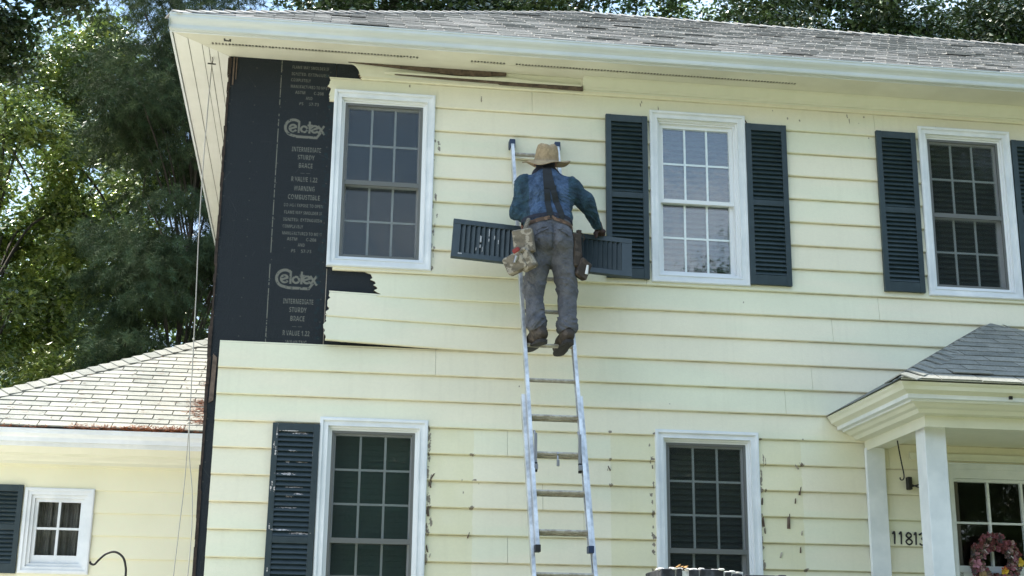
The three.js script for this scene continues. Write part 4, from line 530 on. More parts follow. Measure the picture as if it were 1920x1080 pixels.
  // --- body: one continuous figure under the clothes, with head, face and hands
  const fBody = sdf([...legs(-0.016, -0.016), ...torso(-0.014), ...arms(-0.014), [J.neck, [1.66, 5.45, 0.485], 0.052, 0.050], [[1.62, 4.93, 0.6], [1.72, 4.93, 0.6], 0.10, 0.10], [[1.59, 4.12, 0.665], [1.57, 4.075, 0.58], 0.026, 0.022], [[1.803, 4.12, 0.665], [1.79, 4.065, 0.58], 0.026, 0.022]], 0.045);
  const gBody = march(fBody, [1.30, 3.98, 0.32], [2.20, 5.50, 0.86], 96);
  const hx = 1.662, hy = 5.515, hz = 0.470; // head: skull, jaw, nose, eyes, ears, lips
  const fHead0 = sdf([[[hx, hy + 0.025, hz + 0.012], [hx, hy + 0.012, hz - 0.02], 0.083, 0.078], [[hx, hy - 0.05, hz - 0.035], [hx, hy - 0.075, hz - 0.055], 0.055, 0.036], [[hx, hy - 0.02, hz - 0.01], [1.658, 5.40, 0.505], 0.058, 0.055], [[hx - 0.08, hy, hz], [hx - 0.082, hy - 0.02, hz], 0.014, 0.010], [[hx + 0.08, hy, hz], [hx + 0.082, hy - 0.02, hz], 0.014, 0.010], [[hx, hy + 0.005, hz - 0.096], [hx, hy - 0.028, hz - 0.112], 0.008, 0.013], [[hx - 0.02, hy - 0.056, hz - 0.088], [hx + 0.02, hy - 0.056, hz - 0.088], 0.008, 0.008], [[hx - 0.045, hy + 0.022, hz - 0.078], [hx + 0.045, hy + 0.022, hz - 0.078], 0.012, 0.012]], 0.02);
  const fHead = (x, y, z) => Math.max(fHead0(x, y, z), 0.013 - Math.hypot(x - hx + 0.032, y - hy, z - hz + 0.098), 0.013 - Math.hypot(x - hx - 0.032, y - hy, z - hz + 0.098));
  const gHead = march(fHead, [hx - 0.12, hy - 0.15, hz - 0.14], [hx + 0.12, hy + 0.13, hz + 0.12], 72);
  const eyes = [-0.032, 0.032].map((d) => { const g = new THREE.SphereGeometry(0.011, 10, 8).toNonIndexed(); return g.translate(hx + d, hy, hz - 0.089); });
  function hand(w, s, top, cx) { // fingers over the far side of the shutter's top edge, thumb on the near side
    const k = (dx, dy, dz) => [cx + dx, top + dy, 0.386 + dz], P = [[w, k(0, 0.028, 0.015), 0.026, 0.024], [k(-0.024, 0.026, 0.012), k(0.024, 0.026, 0.012), 0.016, 0.016]];
    [[-0.031, 0.030], [-0.011, 0.038], [0.010, 0.036], [0.030, 0.026]].forEach(([d, l]) => { P.push([k(d, 0.024, 0.008), k(d * 1.08, 0.019, -0.022), 0.0105, 0.0098], [k(d * 1.08, 0.019, -0.022), k(d * 1.1, -0.002, -0.034), 0.0096, 0.009], [k(d * 1.1, -0.002, -0.034), k(d * 1.1, -l, -0.026), 0.009, 0.0078]); });
    P.push([k(-s * 0.026, 0.020, 0.030), k(-s * 0.040, 0.002, 0.038), 0.0125, 0.0105], [k(-s * 0.040, 0.002, 0.038), k(-s * 0.036, -0.026, 0.036), 0.0105, 0.009]); return march(sdf(P, 0.010), [Math.min(cx - 0.065, w[0] - 0.035), top - 0.055, 0.33], [Math.max(cx + 0.065, w[0] + 0.035), top + 0.105, 0.47], 60); }
  const gR = hand(J.wrR, 1, 4.974, 2.112), gL = hand(J.wrL, -1, 5.014, 1.535);
  const ix = (g) => { const q = g.index ? g.toNonIndexed() : g; q.deleteAttribute('uv'); return q; };
  part('body', mergeGeometries([gBody, gHead, ...eyes, gL, gR].map(ix)), mSkin, man);
  // --- clothes
  const rid = (x, y, z) => 1 - Math.abs(2 * vn3(x, y, z) - 1);
  const fold = (x, y, z, a, s = 1) => { const q = 3 * vn3(x * 6, y * 6, z * 6), t = (x - 1.68) * s; return a * (0.55 - rid(x * 7 + q, (y + Math.abs(t) * 0.7) * 21 + q * 1.6, z * 8) * 0.75 - rid(x * 15 + 5, y * 34 + x * 14 + q, z * 15) * 0.35); };
    const fS = sdf([...torso(0.004), ...arms(0.003), [[1.61, 4.99, 0.588], [1.725, 4.99, 0.588], 0.116, 0.116]], 0.05), fShirt = (x, y, z) => Math.max(fS(x, y, z) + fold(x, y, z, 0.015) - 0.004, 4.955 - y + 0.02 * Math.abs(x - 1.66), (x - 2.10) + (5.04 - y) * -0.4, (x < 1.62 && y < 5.13 && z < 0.47 ? 0.43 - z : -1));
  const gShirt = march(fShirt, [1.35, 4.91, 0.36], [2.15, 5.47, 0.78], 150); { const p = gShirt.attributes.position, C = new Float32Array(p.count * 3); for (let i = 0; i < p.count; i++) { const x = p.getX(i), y = p.getY(i), seamL = 1.505 + (5.36 - y) * 0.02, seamR = 1.822 - (5.36 - y) * 0.05, sl = x < seamL || x > seamR + (y < 5.18 ? 0.02 : 0); C.set(sl ? [0.42, 0.62, 0.52] : [1, 1, 1], i * 3); } gShirt.setAttribute('color', new THREE.BufferAttribute(C, 3)); }
  part('shirt', gShirt, mShirt, man);
  { const q = gR.clone(), p = q.attributes.position, n = q.attributes.normal; for (let i = 0; i < p.count; i++) p.setXYZ(i, p.getX(i) + n.getX(i) * 0.0025, p.getY(i) + n.getY(i) * 0.0025, p.getZ(i) + n.getZ(i) * 0.0025); part('glove', q, std([0.045, 0.026, 0.026], 0.85), man).userData.label = 'dark work glove on the right hand'; }
  const fT = sdf([...legs(0.006, 0.012), [[1.612, 4.96, 0.600], [1.732, 4.96, 0.600], 0.106, 0.106], [[J.anL[0], 4.165, 0.655], [J.anL[0], 4.155, 0.655], 0.062, 0.060], [[J.anR[0], 4.165, 0.655], [J.anR[0], 4.150, 0.655], 0.062, 0.060]], 0.028), fTr = (x, y, z) => Math.max(fT(x, y, z) + fold(x, y, z, 0.013 + 0.014 * sm(4.34, 4.15, y) + 0.008 * sm(0.11, 0.0, Math.abs(y - 4.47))) + 0.016 * Math.exp(-Math.pow((x - 1.682) / 0.013, 2)) * sm(4.70, 4.76, y) * sm(4.96, 4.88, y) * (z > 0.68 ? 1 : 0) - 0.006, y - 5.005 + (x - 1.67) * (x - 1.67) * 1.2, 4.118 - y + 0.012 * Math.sin(x * 60));
  part('trousers', march(fTr, [1.43, 4.08, 0.46], [1.92, 5.03, 0.83], 150), mTr, man);
  for (const s of [-1, 1]) part('pocket_flap', poly([[0.075, 0.055, 0.0], [0.01, 0.02, 0.006], [-0.055, -0.018, 0.006], [-0.06, 0.008, 0.0]].reduce((a, p, i, L) => { if (i === 0) { const f = (q, o) => [1.672 + s * (0.085 - q[0] * 0.9), 4.905 + q[1] * 0.8 + 0.02 - 0.0, 0]; const W = [[0.030, 0.004], [0.075, 0.010], [0.135, 0.0], [0.135, -0.030], [0.080, -0.024], [0.040, -0.014]].map(([a2, b2]) => { const x = 1.672 + s * a2, y = 4.900 + b2 - a2 * 0.34; let z = 0.9; while (fTr(x, y, z) > 0.003 && z > 0.5) z -= 0.003; return [x, y, z + 0.004]; }); a.push(s > 0 ? W.slice().reverse() : W); for (const q of W) q[2] += 0.006; } return a; }, [])), mTr, man);
  const collar = march(sdf([[[1.657, 5.385, 0.520], [1.660, 5.475, 0.492], 0.090, 0.074], [[1.60, 5.385, 0.535], [1.715, 5.385, 0.535], 0.055, 0.055]], 0.03), [1.5, 5.3, 0.36], [1.82, 5.57, 0.66], 56); part('collar', collar, mCollar, man);
  part('hair', march(sdf([[[hx, hy + 0.0, hz + 0.012], [hx, hy - 0.04, hz + 0.03], 0.080, 0.064]], 0.01), [hx - 0.12, hy - 0.13, hz - 0.08], [hx + 0.12, hy + 0.12, hz + 0.14], 40), std([0.02, 0.016, 0.013], 0.8), man);
  // boots: foot from heel to toe, sole under it
  for (const [an, heel, toe] of [[J.anL, [1.603, 4.06, 0.685], [1.538, 4.046, 0.455]], [J.anR, [1.803, 4.06, 0.690], [1.772, 4.026, 0.445]]]) {
    const up = (p, d) => [p[0], p[1] + d, p[2]]; const mid = [lerp(heel[0], toe[0], 0.55), lerp(heel[1], toe[1], 0.55), lerp(heel[2], toe[2], 0.55)];
    const boot = part('boot', march(sdf([[up(heel, 0.012), up(mid, 0.012), 0.043, 0.047], [up(mid, 0.010), up(toe, 0.012), 0.047, 0.044], [[an[0], an[1] + 0.05, an[2]], up(heel, 0.03), 0.052, 0.046], [[an[0], an[1] + 0.0, an[2] - 0.01], up(mid, 0.02), 0.045, 0.042]], 0.03), [Math.min(heel[0], toe[0]) - 0.08, 3.96, 0.37], [Math.max(heel[0], toe[0]) + 0.08, 4.22, 0.78], 64), mBoot, man);
    const ax = V3(...toe).sub(V3(...heel)), side = V3(-ax.z, 0, ax.x).normalize(), pts = [], nrm = ax.clone().normalize(); const prof = [[-0.055, 0.0], [-0.047, 0.030], [-0.01, 0.043], [0.08, 0.038], [0.16, 0.048], [0.24, 0.044], [0.275, 0.026], [0.285, 0]];
    for (const [t, w] of prof) pts.push([t, w]); for (const [t, w] of prof.slice(1, -1).reverse()) pts.push([t, -w]);
    const at = (t, w, d) => { const q = V3(...heel).addScaledVector(nrm, t).addScaledVector(side, w); return [q.x, q.y - 0.034 - d, q.z]; }; const heelD = (t) => (t < 0.045 ? 0.020 : 0.010);
    const top = pts.map(([t, w]) => at(t, w, -0.004)), bot = pts.map(([t, w]) => at(t, w, heelD(t))), Q = [bot.slice(), top.slice().reverse()]; for (let i = 0; i < pts.length; i++) { const n = (i + 1) % pts.length; Q.push([top[i], top[n], bot[n], bot[i]]); } part('boot_sole', poly(Q), mSole, man);
  }
  // hat: straw, wavy brim drooping at the back, dented crown
  { const prof = [[0.0, 0.136], [0.035, 0.139], [0.062, 0.136], [0.080, 0.122], [0.090, 0.085], [0.096, 0.030], [0.100, 0.006], [0.108, 0.0], [0.135, -0.004], [0.165, -0.010], [0.190, -0.016], [0.196, -0.019], [0.190, -0.021], [0.165, -0.015], [0.108, -0.006], [0.097, -0.002]];
    const g = new THREE.LatheGeometry(prof.map(([a, b]) => new THREE.Vector2(a, b)), 64), p = g.attributes.position; for (let i = 0; i < p.count; i++) { let x = p.getX(i), y = p.getY(i), z = p.getZ(i); const R = Math.hypot(x, z), a = Math.atan2(z, x), br = sm(0.10, 0.19, R); y += br * (0.016 * Math.sin(a * 2 + 0.9) + 0.008 * Math.sin(a * 5 + 1) + 0.012 * Math.cos(a)); if (R < 0.09 && y > 0.08) y -= 0.010 * sm(0.05, 0, Math.abs(x)) + 0.003 * Math.sin(a * 6); x *= 0.97; z *= 1.06; if (R < 0.1) { x += 0.004 * vn(y * 50, a * 3); } p.setXYZ(i, x, y, z); }
    g.computeVertexNormals(); const uv = g.attributes.uv; for (let i = 0; i < uv.count; i++) { const R = Math.hypot(p.getX(i), p.getZ(i)); uv.setXY(i, uv.getX(i) * 0.62, (R > 0.1 ? R : 0.1 + p.getY(i))); }
    g.rotateX(0.27); g.rotateZ(-0.03); g.translate(1.668, 5.523, 0.478); part('hat', g.toNonIndexed(), mStraw, man).userData.label = 'woven straw hat with wide wavy brim'; }
  // suspenders lying on the back
  const surf = (f, x, y) => { let z = 1.0; while (f(x, y, z) > 0.002 && z > 0.3) z -= 0.002; return z; };
  const fBack = (x, y, z) => Math.min(fShirt(x, y, z), fTr(x, y, z));
  const strap = (pts, w) => { const Q = [], n = 26, c = new THREE.CatmullRomCurve3(pts.map(([x, y]) => V3(x, y, 0))), L = []; for (let i = 0; i <= n; i++) { const q = c.getPoint(i / n), d = c.getTangent(i / n), s = V3(d.y, -d.x, 0).multiplyScalar(w / 2); const z = Math.max(surf(fBack, q.x, q.y), surf(fBack, q.x + s.x, q.y), surf(fBack, q.x - s.x, q.y)) + 0.004; L.push([[q.x - Math.abs(s.x), q.y - s.y * Math.sign(s.x), z], [q.x + Math.abs(s.x), q.y + s.y * Math.sign(s.x), z]]); }
    for (let i = 0; i < n; i++) { const [a, b] = L[i], [d, e] = L[i + 1]; const k = (p, o) => [p[0], p[1], p[2] + o]; const up = d[1] > a[1]; Q.push(up ? [k(a, 0), k(b, 0), k(e, 0), k(d, 0)] : [k(d, 0), k(e, 0), k(b, 0), k(a, 0)]); Q.push([k(a, -0.006), k(a, 0), k(d, 0), k(d, -0.006)], [k(b, -0.006), k(e, -0.006), k(e, 0), k(b, 0)]); } return poly(Q); };
  part('suspender', strap([[1.636, 5.44], [1.634, 5.33], [1.640, 5.20], [1.650, 5.08], [1.662, 4.99]], 0.046), mStrap, man); part('suspender', strap([[1.655, 5.44], [1.662, 5.33], [1.688, 5.21], [1.722, 5.09], [1.755, 4.985]], 0.046), mStrap, man);
  { const z = surf(fBack, 1.665, 5.235) + 0.010; part('suspender_patch', rbx(1.618, 1.712, 5.222, 5.250, z - 0.006, z, 0.003), mStrap, man); part('suspender_clip', [rbx(1.645, 1.672, 4.975, 5.005, surf(fBack, 1.66, 4.99) + 0.003, surf(fBack, 1.66, 4.99) + 0.010, 0.002), rbx(1.738, 1.765, 4.970, 5.0, surf(fBack, 1.75, 4.985) + 0.003, surf(fBack, 1.75, 4.985) + 0.010, 0.002)], mStrap, man); }
  // tool belt round the waist
  const belt = (y0, h, m, name, off) => { const L = [], n = 56; for (let i = 0; i <= n; i++) { const a = i / n * Math.PI * 2, dx = Math.sin(a), dz = Math.cos(a), y = y0(dx, dz); let best = 0; for (const yy of [y, y - h]) { let r = 0.34; while (fBack(1.672 + dx * r, yy, 0.60 + dz * r) > 0 && r > 0.06) r -= 0.002; best = Math.max(best, r); } const r = best + off; L.push([[1.672 + dx * r, y, 0.60 + dz * r], [1.672 + dx * (r + 0.002), y - h, 0.60 + dz * (r + 0.002)]]); } const Q = []; for (let i = 0; i < n; i++) Q.push([L[i][1], L[i + 1][1], L[i + 1][0], L[i][0]]); part(name, poly(Q), m, man); };
  belt((dx, dz) => 5.002 - 0.055 * Math.abs(dx) - 0.010 * dx, 0.030, std([0.55, 0.37, 0.29], 0.75, { map: leather }), 'tool_belt', 0.006); belt((dx, dz) => 5.032 - 0.03 * Math.abs(dx), 0.030, mCollar, 'undershirt_hem', 0.003);
  const pouch = (name, list, rot, pos, m) => { const g = list.map(([x, y, z, w, h, d, rz = 0, r = 0.012]) => { const q = new RoundedBoxGeometry(w, h, d, 4, r); const p = q.attributes.position; for (let i = 0; i < p.count; i++) { const X = p.getX(i), Y = p.getY(i); p.setXYZ(i, X * (1 + 0.10 * vn(Y * 40, X * 30)), Y + 0.008 * (vn(X * 30 + 4, Y * 20) - 0.5), p.getZ(i) + 0.016 * (vn(X * 26, Y * 26 + 3) - 0.5)); } q.computeVertexNormals(); return boxUV(q.rotateZ(rz).translate(x, y, z)); }); const o = new THREE.Group(); o.name = name; o.position.set(...pos); o.rotation.set(...rot); man.add(o); const names = ['holder', 'pocket', 'pocket', 'flap', 'flap']; g.forEach((q, i) => part(names[i], q, m, o)); return o; };
  const pL = pouch('tool_pouch', [[0.028, 0.105, 0, 0.125, 0.17, 0.05, 0.16], [-0.018, -0.045, 0.012, 0.135, 0.125, 0.075, 0.42, 0.02], [0.050, -0.025, 0.004, 0.10, 0.135, 0.07, 0.50, 0.02], [-0.004, 0.022, 0.042, 0.12, 0.022, 0.022, 0.46, 0.008]], [0.10, -0.5, 0], [1.425, 4.645, 0.745], mLeather); pL.scale.set(1.18, 1.12, 1.1); part('pouch_strap', tube([[1.50, 4.965, 0.70], [1.475, 4.90, 0.735], [1.455, 4.82, 0.745]], 0.016, 12, 6), mLeather, man);
  part('rag', boxUV(new RoundedBoxGeometry(0.05, 0.032, 0.03, 3, 0.01).rotateZ(0.5).translate(-0.006, 0.040, 0.044)), std([0.22, 0.035, 0.03], 0.9), pL); part('metal_tool', bar([-0.012, -0.045, 0.054], [0.002, 0.0, 0.05], 0.011, 0.016, 6), M.steel, pL);
  const pR = pouch('tool_pouch', [[-0.012, 0.09, 0, 0.07, 0.19, 0.05, 0.05], [0.036, -0.085, 0.01, 0.105, 0.15, 0.065, -0.40, 0.018], [-0.018, -0.015, 0.0, 0.06, 0.13, 0.055, -0.1, 0.016]], [0.1, 0.45, 0], [1.882, 4.69, 0.665], mLeatherD);
  part('metal_tool', [bar([0.050, -0.125, 0.045], [0.062, -0.055, 0.044], 0.013, 0.010, 6)], std([0.7, 0.7, 0.68], 0.5), pR); part('hammer_loop', [tube([[0.0, 0.20, 0.0], [0.02, 0.19, 0.02], [0.045, 0.16, 0.02], [0.04, 0.13, 0.01]], 0.005, 12, 5), rbx(-0.012, 0.02, 0.165, 0.215, -0.01, 0.02, 0.004)], mLeatherD, pR);
  settle(man);
}

// ================================================================= SMALL THINGS
{ // white rope hung from a hook in the corner of the soffit
  const r = thing('rope', 'thin white rope hanging from the soffit corner beside the black sheathing', 'rope', [-1.0, 0, -0.05]);
  part('strand', tube([[-0.995, 6.40, -0.05], [-0.998, 6.25, -0.05], [-1.005, 5.6, -0.052], [-1.0, 5.0, -0.05], [-0.985, 4.45, -0.05], [-0.975, 4.0, -0.05], [-0.965, 3.45, -0.048]], 0.0046, 60, 6), std([0.33, 0.32, 0.29], 0.9), r);
  part('strand', tube([[-0.965, 3.45, -0.048], [-0.968, 3.0, -0.05], [-0.985, 2.6, -0.05], [-1.0, 2.2, -0.05], [-1.01, 1.2, -0.05]], 0.0036, 40, 6), M.rope, r);
  part('strand', tube([[-0.966, 3.46, -0.046], [-0.945, 3.2, -0.03], [-0.90, 2.9, 0.0], [-0.885, 2.6, 0.02], [-0.89, 2.2, 0.03], [-0.9, 1.2, 0.04]], 0.0038, 40, 6), M.rope, r);
  part('knot', [new THREE.SphereGeometry(0.012, 8, 6).translate(-0.965, 3.452, -0.047).toNonIndexed(), new THREE.SphereGeometry(0.010, 8, 6).translate(-0.978, 4.1, -0.05).toNonIndexed()], M.rope, r);
  part('hook', [tube([[-0.995, 6.45, -0.05], [-0.99, 6.43, -0.05], [-0.992, 6.40, -0.05]], 0.004, 10, 5), bar([-1.03, 6.395, -0.05], [-0.965, 6.392, -0.05], 0.006)], M.iron, r);
  settle(r);
}
{ // iron plant hook standing in front of the side wing
  const h = thing('plant_hook', 'black iron crook-topped plant hook in front of the side wing wall', 'plant hook', [-1.48, 0, -1.2]);
  part('pole', bar([-1.48, 0, -1.2], [-1.482, 2.385, -1.2], 0.010), M.iron, h);
  part('crook', tube([[-1.482, 2.38, -1.2], [-1.487, 2.45, -1.2], [-1.515, 2.53, -1.2], [-1.58, 2.572, -1.2], [-1.65, 2.555, -1.2], [-1.705, 2.505, -1.2], [-1.735, 2.47, -1.2], [-1.765, 2.475, -1.2], [-1.772, 2.492, -1.2]], 0.0095, 60, 7), M.iron, h);
  settle(h);
}
{ // S hook hanging from the porch beam
  const h = thing('hanging_hook', 'thin black S-shaped hook hanging from the porch ceiling beside the column', 'hook', [4.45, 3.12, 0.42]);
  part('wire', tube([[4.472, 3.430, 0.42], [4.466, 3.462, 0.42], [4.448, 3.468, 0.42], [4.438, 3.445, 0.42], [4.442, 3.390, 0.42], [4.458, 3.270, 0.42], [4.474, 3.160, 0.42], [4.466, 3.125, 0.42], [4.446, 3.122, 0.42], [4.440, 3.140, 0.42]], 0.0052, 60, 6), M.iron, h); settle(h);
}
{ // wall lantern bracket
  const l = thing('wall_lamp', 'black wall lamp bracket on the porch wall partly behind the column', 'lamp', [4.67, 3.1, 0.03]);
  part('back_plate', rbx(4.655, 4.692, 3.10, 3.20, 0.026, 0.075, 0.006), M.iron, l);
  part('arm', tube([[4.69, 3.125, 0.06], [4.73, 3.135, 0.10], [4.765, 3.155, 0.12], [4.775, 3.19, 0.12], [4.80, 3.205, 0.12]], 0.006, 24, 6), M.iron, l); part('arm', tube([[4.69, 3.14, 0.06], [4.74, 3.11, 0.10], [4.79, 3.09, 0.12]], 0.005, 20, 6), M.iron, l);
  part('lamp_shade', [new THREE.CylinderGeometry(0.05, 0.035, 0.14, 6, 1).translate(4.845, 3.14, 0.12).toNonIndexed(), new THREE.ConeGeometry(0.065, 0.06, 6).translate(4.845, 3.24, 0.12).toNonIndexed()], M.iron, l); settle(l);
}
{ // dried-flower wreath on the door glass
  const w = thing('wreath', 'dried flower wreath of pink and brown blooms hanging on the glazed door', 'wreath', [5.335, 2.55, 0.02]); const r = rng(77), cx = 5.335, cy = 2.548;
  part('ring', new THREE.TorusGeometry(0.155, 0.035, 8, 40).translate(cx, cy, 0.045).toNonIndexed(), std([0.06, 0.042, 0.03], 0.95), w);
  const cols = [[0.26, 0.09, 0.115], [0.38, 0.19, 0.22], [0.40, 0.27, 0.26], [0.15, 0.11, 0.08], [0.11, 0.095, 0.10], [0.26, 0.20, 0.14], [0.17, 0.05, 0.05]].map((c) => std(c, 0.9));
  const flower = (x, y, z, s, m, n) => { const Q = []; for (let k = 0; k < n; k++) { const a = k / n * 6.283 + r(), t = 0.3 + r() * 0.9, d = V3(Math.cos(a) * Math.cos(t), Math.sin(a) * Math.cos(t), Math.sin(t)), e = V3(-Math.sin(a), Math.cos(a), 0).multiplyScalar(s * 0.32), p = V3(x, y, z), mid = p.clone().addScaledVector(d, s * 0.6), tip = p.clone().addScaledVector(d, s).add(V3(0, 0, -s * 0.1)); Q.push([p, mid.clone().sub(e), tip, mid.clone().add(e)].map((q) => [q.x, q.y, q.z])); } part('flower', poly(Q), m, w); };
  for (let i = 0; i < 380; i++) { const a = r() * 6.283, R = 0.158 + (r() - 0.5) * 0.115, up = Math.sin(a); const m = cols[up > 0.5 && r() < 0.6 ? (r() < 0.5 ? 0 : 6) : Math.floor(r() * 7)]; flower(cx + Math.cos(a) * R, cy + Math.sin(a) * R, 0.055 + r() * 0.04, 0.014 + r() * 0.022, m, 6); }
  for (const [a, R] of [[3.85, 0.15], [4.25, 0.19], [5.35, 0.16], [5.0, 0.17]]) { const L = []; for (let k = 0; k < 3; k++) L.push(new THREE.SphereGeometry(0.036 - k * 0.008, 12, 8).scale(1, 1, 0.6).translate(cx + Math.cos(a) * R, cy + Math.sin(a) * R, 0.085 + k * 0.008).toNonIndexed()); part('seed_head', L, std([0.30, 0.20, 0.10], 0.85), w); }
  flower(cx - 0.17, cy - 0.02, 0.10, 0.05, std([0.48, 0.22, 0.28], 0.85), 8); flower(cx + 0.06, cy - 0.08, 0.10, 0.04, std([0.62, 0.40, 0.04], 0.85), 7); flower(cx + 0.055, cy - 0.055, 0.10, 0.03, std([0.55, 0.14, 0.03], 0.85), 6); flower(cx + 0.03, cy - 0.13, 0.10, 0.045, std([0.26, 0.06, 0.20], 0.85), 7); flower(cx + 0.19, cy + 0.0, 0.10, 0.045, std([0.58, 0.42, 0.05], 0.85), 7);
  for (let i = 0; i < 7; i++) { const a = r() * 6.283, R = 0.12 + r() * 0.07, x = cx + Math.cos(a) * R, y = cy + Math.sin(a) * R; part('ribbon', bar([x, y, 0.10], [x + 0.018, y - 0.028 + r() * 0.02, 0.105], 0.0045, 0.0045, 5), std([0.55, 0.50, 0.48], 0.7), w); }
  settle(w);
}
{ // stub of a black-painted brick pier with whitewashed joints in front of the wall
  const p = thing('brick_pier', 'black painted brick pier with white smeared mortar below the right window', 'brick pier', [2.62, 0, 2]), r = rng(83);
  const mort = std([1, 1, 1], 0.9, { map: grainTex([0.42, 0.40, 0.36], [0.85, 0.83, 0.78], 256, 0.2, 8, 211) }), bk = [0, 1, 2].map((i) => std([1, 1, 1], 0.6, { map: grainTex([0.008, 0.008, 0.010], [0.07, 0.075, 0.085], 256, 0.25, 7, 221 + i * 5, 2) }));
  part('mortar', [bx(2.115, 2.625, 0, 2.262, 1.81, 2.19), bx(2.625, 3.12, 0, 2.236, 1.81, 2.19)], mort, p);
  const course = (y, h, list) => { for (const [a, b, dy = 0] of list) part('brick', rbx(a, b, y + dy, y + h + dy, 1.795, 2.205, 0.008), bk[Math.floor(r() * 3)], p); };
  course(2.205, 0.066, [[2.105, 2.195], [2.205, 2.24, 0.003], [2.285, 2.345, -0.002], [2.352, 2.50, 0.002], [2.512, 2.55, -0.012], [2.556, 2.62, -0.022], [2.63, 2.83, -0.026], [2.845, 2.90, -0.022], [2.95, 3.125, -0.030]]);
  for (let k = 1; k < 12; k++) { const o = (k % 2) * 0.1; const L = []; for (let x = 2.105 - o; x < 3.1; x += 0.21) L.push([Math.max(2.105, x), Math.min(3.125, x + 0.2)]); course(2.205 - k * 0.076 - 0.035, 0.066, L.filter(([a, b]) => b - a > 0.03)); }
  for (let i = 0; i < 60; i++) { const x = 2.11 + r() * 0.5, g = new THREE.IcosahedronGeometry(0.006 + r() * 0.012, 0).scale(1.6, 0.6, 1).translate(x, 2.268 + r() * 0.008 - (x > 2.5 ? 0.012 : 0), 2.0 + (r() - 0.3) * 0.3); part('mortar_crumb', g, mort, p); }
  for (let i = 0; i < 8; i++) part('fallen_leaf', poly([[[0, 0, 0], [0.02, 0.004, 0.006], [0.034, 0.012, 0], [0.016, 0.006, -0.008]]]).rotateY(r() * 6).rotateX(r()).translate(2.20 + r() * 0.05, 2.277 + r() * 0.012, 2.15 + r() * 0.05), std([0.40, 0.22, 0.07], 0.8), p);
  settle(p);
}

// ================================================================= TREES
const leafMat = (c, t, rough = 0.75) => new THREE.MeshPhysicalMaterial({ color: new THREE.Color().setRGB(...c), roughness: rough > 0.8 ? rough : 0.34, transmission: t, thickness: 0, side: THREE.DoubleSide, specularIntensity: rough > 0.8 ? 0.3 : 1 });
const bark = std([1, 1, 1], 0.95, { map: grainTex([0.035, 0.028, 0.022], [0.12, 0.10, 0.082], 256, 0.5, 6, 231), bumpMap: noiseBump, bumpScale: 0.01 });
function leafSpray(seed, n, R, len, wid) { // a twig's worth of separate leaves
  const r = rng(seed), P = []; for (let i = 0; i < n; i++) { const c = V3(r() - 0.5, (r() - 0.5) * 0.7, r() - 0.5).multiplyScalar(2 * R), a = r() * 6.283, l = len * (0.65 + r() * 0.7), w = wid * (0.65 + r() * 0.7), d = V3(Math.cos(a), -0.35 - r() * 0.6 + r() * 0.5, Math.sin(a)).normalize(), s = d.clone().cross(V3(r() - 0.5, 1, r() - 0.5)).normalize().multiplyScalar(w / 2), m = c.clone().addScaledVector(d, l * 0.45), n2 = d.clone().cross(s).normalize().multiplyScalar(w * 0.18), t = c.clone().addScaledVector(d, l);
    const A = m.clone().add(s).add(n2), B = m.clone().sub(s).add(n2); for (const q of [c, A, t, c, t, B]) P.push(q.x, q.y, q.z); }
  const g = new THREE.BufferGeometry(); g.setAttribute('position', new THREE.Float32BufferAttribute(P, 3)); g.computeVertexNormals(); return g;
}
function needleSpray(seed, n, L) { // drooping tuft of long needles along a twig
  const r = rng(seed), P = []; for (let i = 0; i < n; i++) { const t = r(), c = V3(t * 0.30, -0.06 * t * t, (r() - 0.5) * 0.05), a = r() * 6.283, d = V3(0.1 + r() * 0.8, Math.sin(a) * 0.9 - 0.15, Math.cos(a) * 0.95).normalize(), e = c.clone().addScaledVector(d, L * (0.6 + r() * 0.6)), s = d.clone().cross(V3(r() - 0.5, r() - 0.5, r() - 0.5)).normalize().multiplyScalar(0.0042); for (const q of [c.clone().add(s), c.clone().sub(s), e]) P.push(q.x, q.y, q.z); }
  const g = new THREE.BufferGeometry(); g.setAttribute('position', new THREE.Float32BufferAttribute(P, 3)); g.computeVertexNormals(); return g;
}
const SPRAYS = [leafSpray(1, 16, 0.20, 0.11, 0.065), leafSpray(2, 16, 0.22, 0.13, 0.07), leafSpray(3, 14, 0.20, 0.10, 0.075)], BIG = leafSpray(4, 26, 0.55, 0.26, 0.17), NEEDLE = [needleSpray(5, 60, 0.12), needleSpray(6, 60, 0.13)];
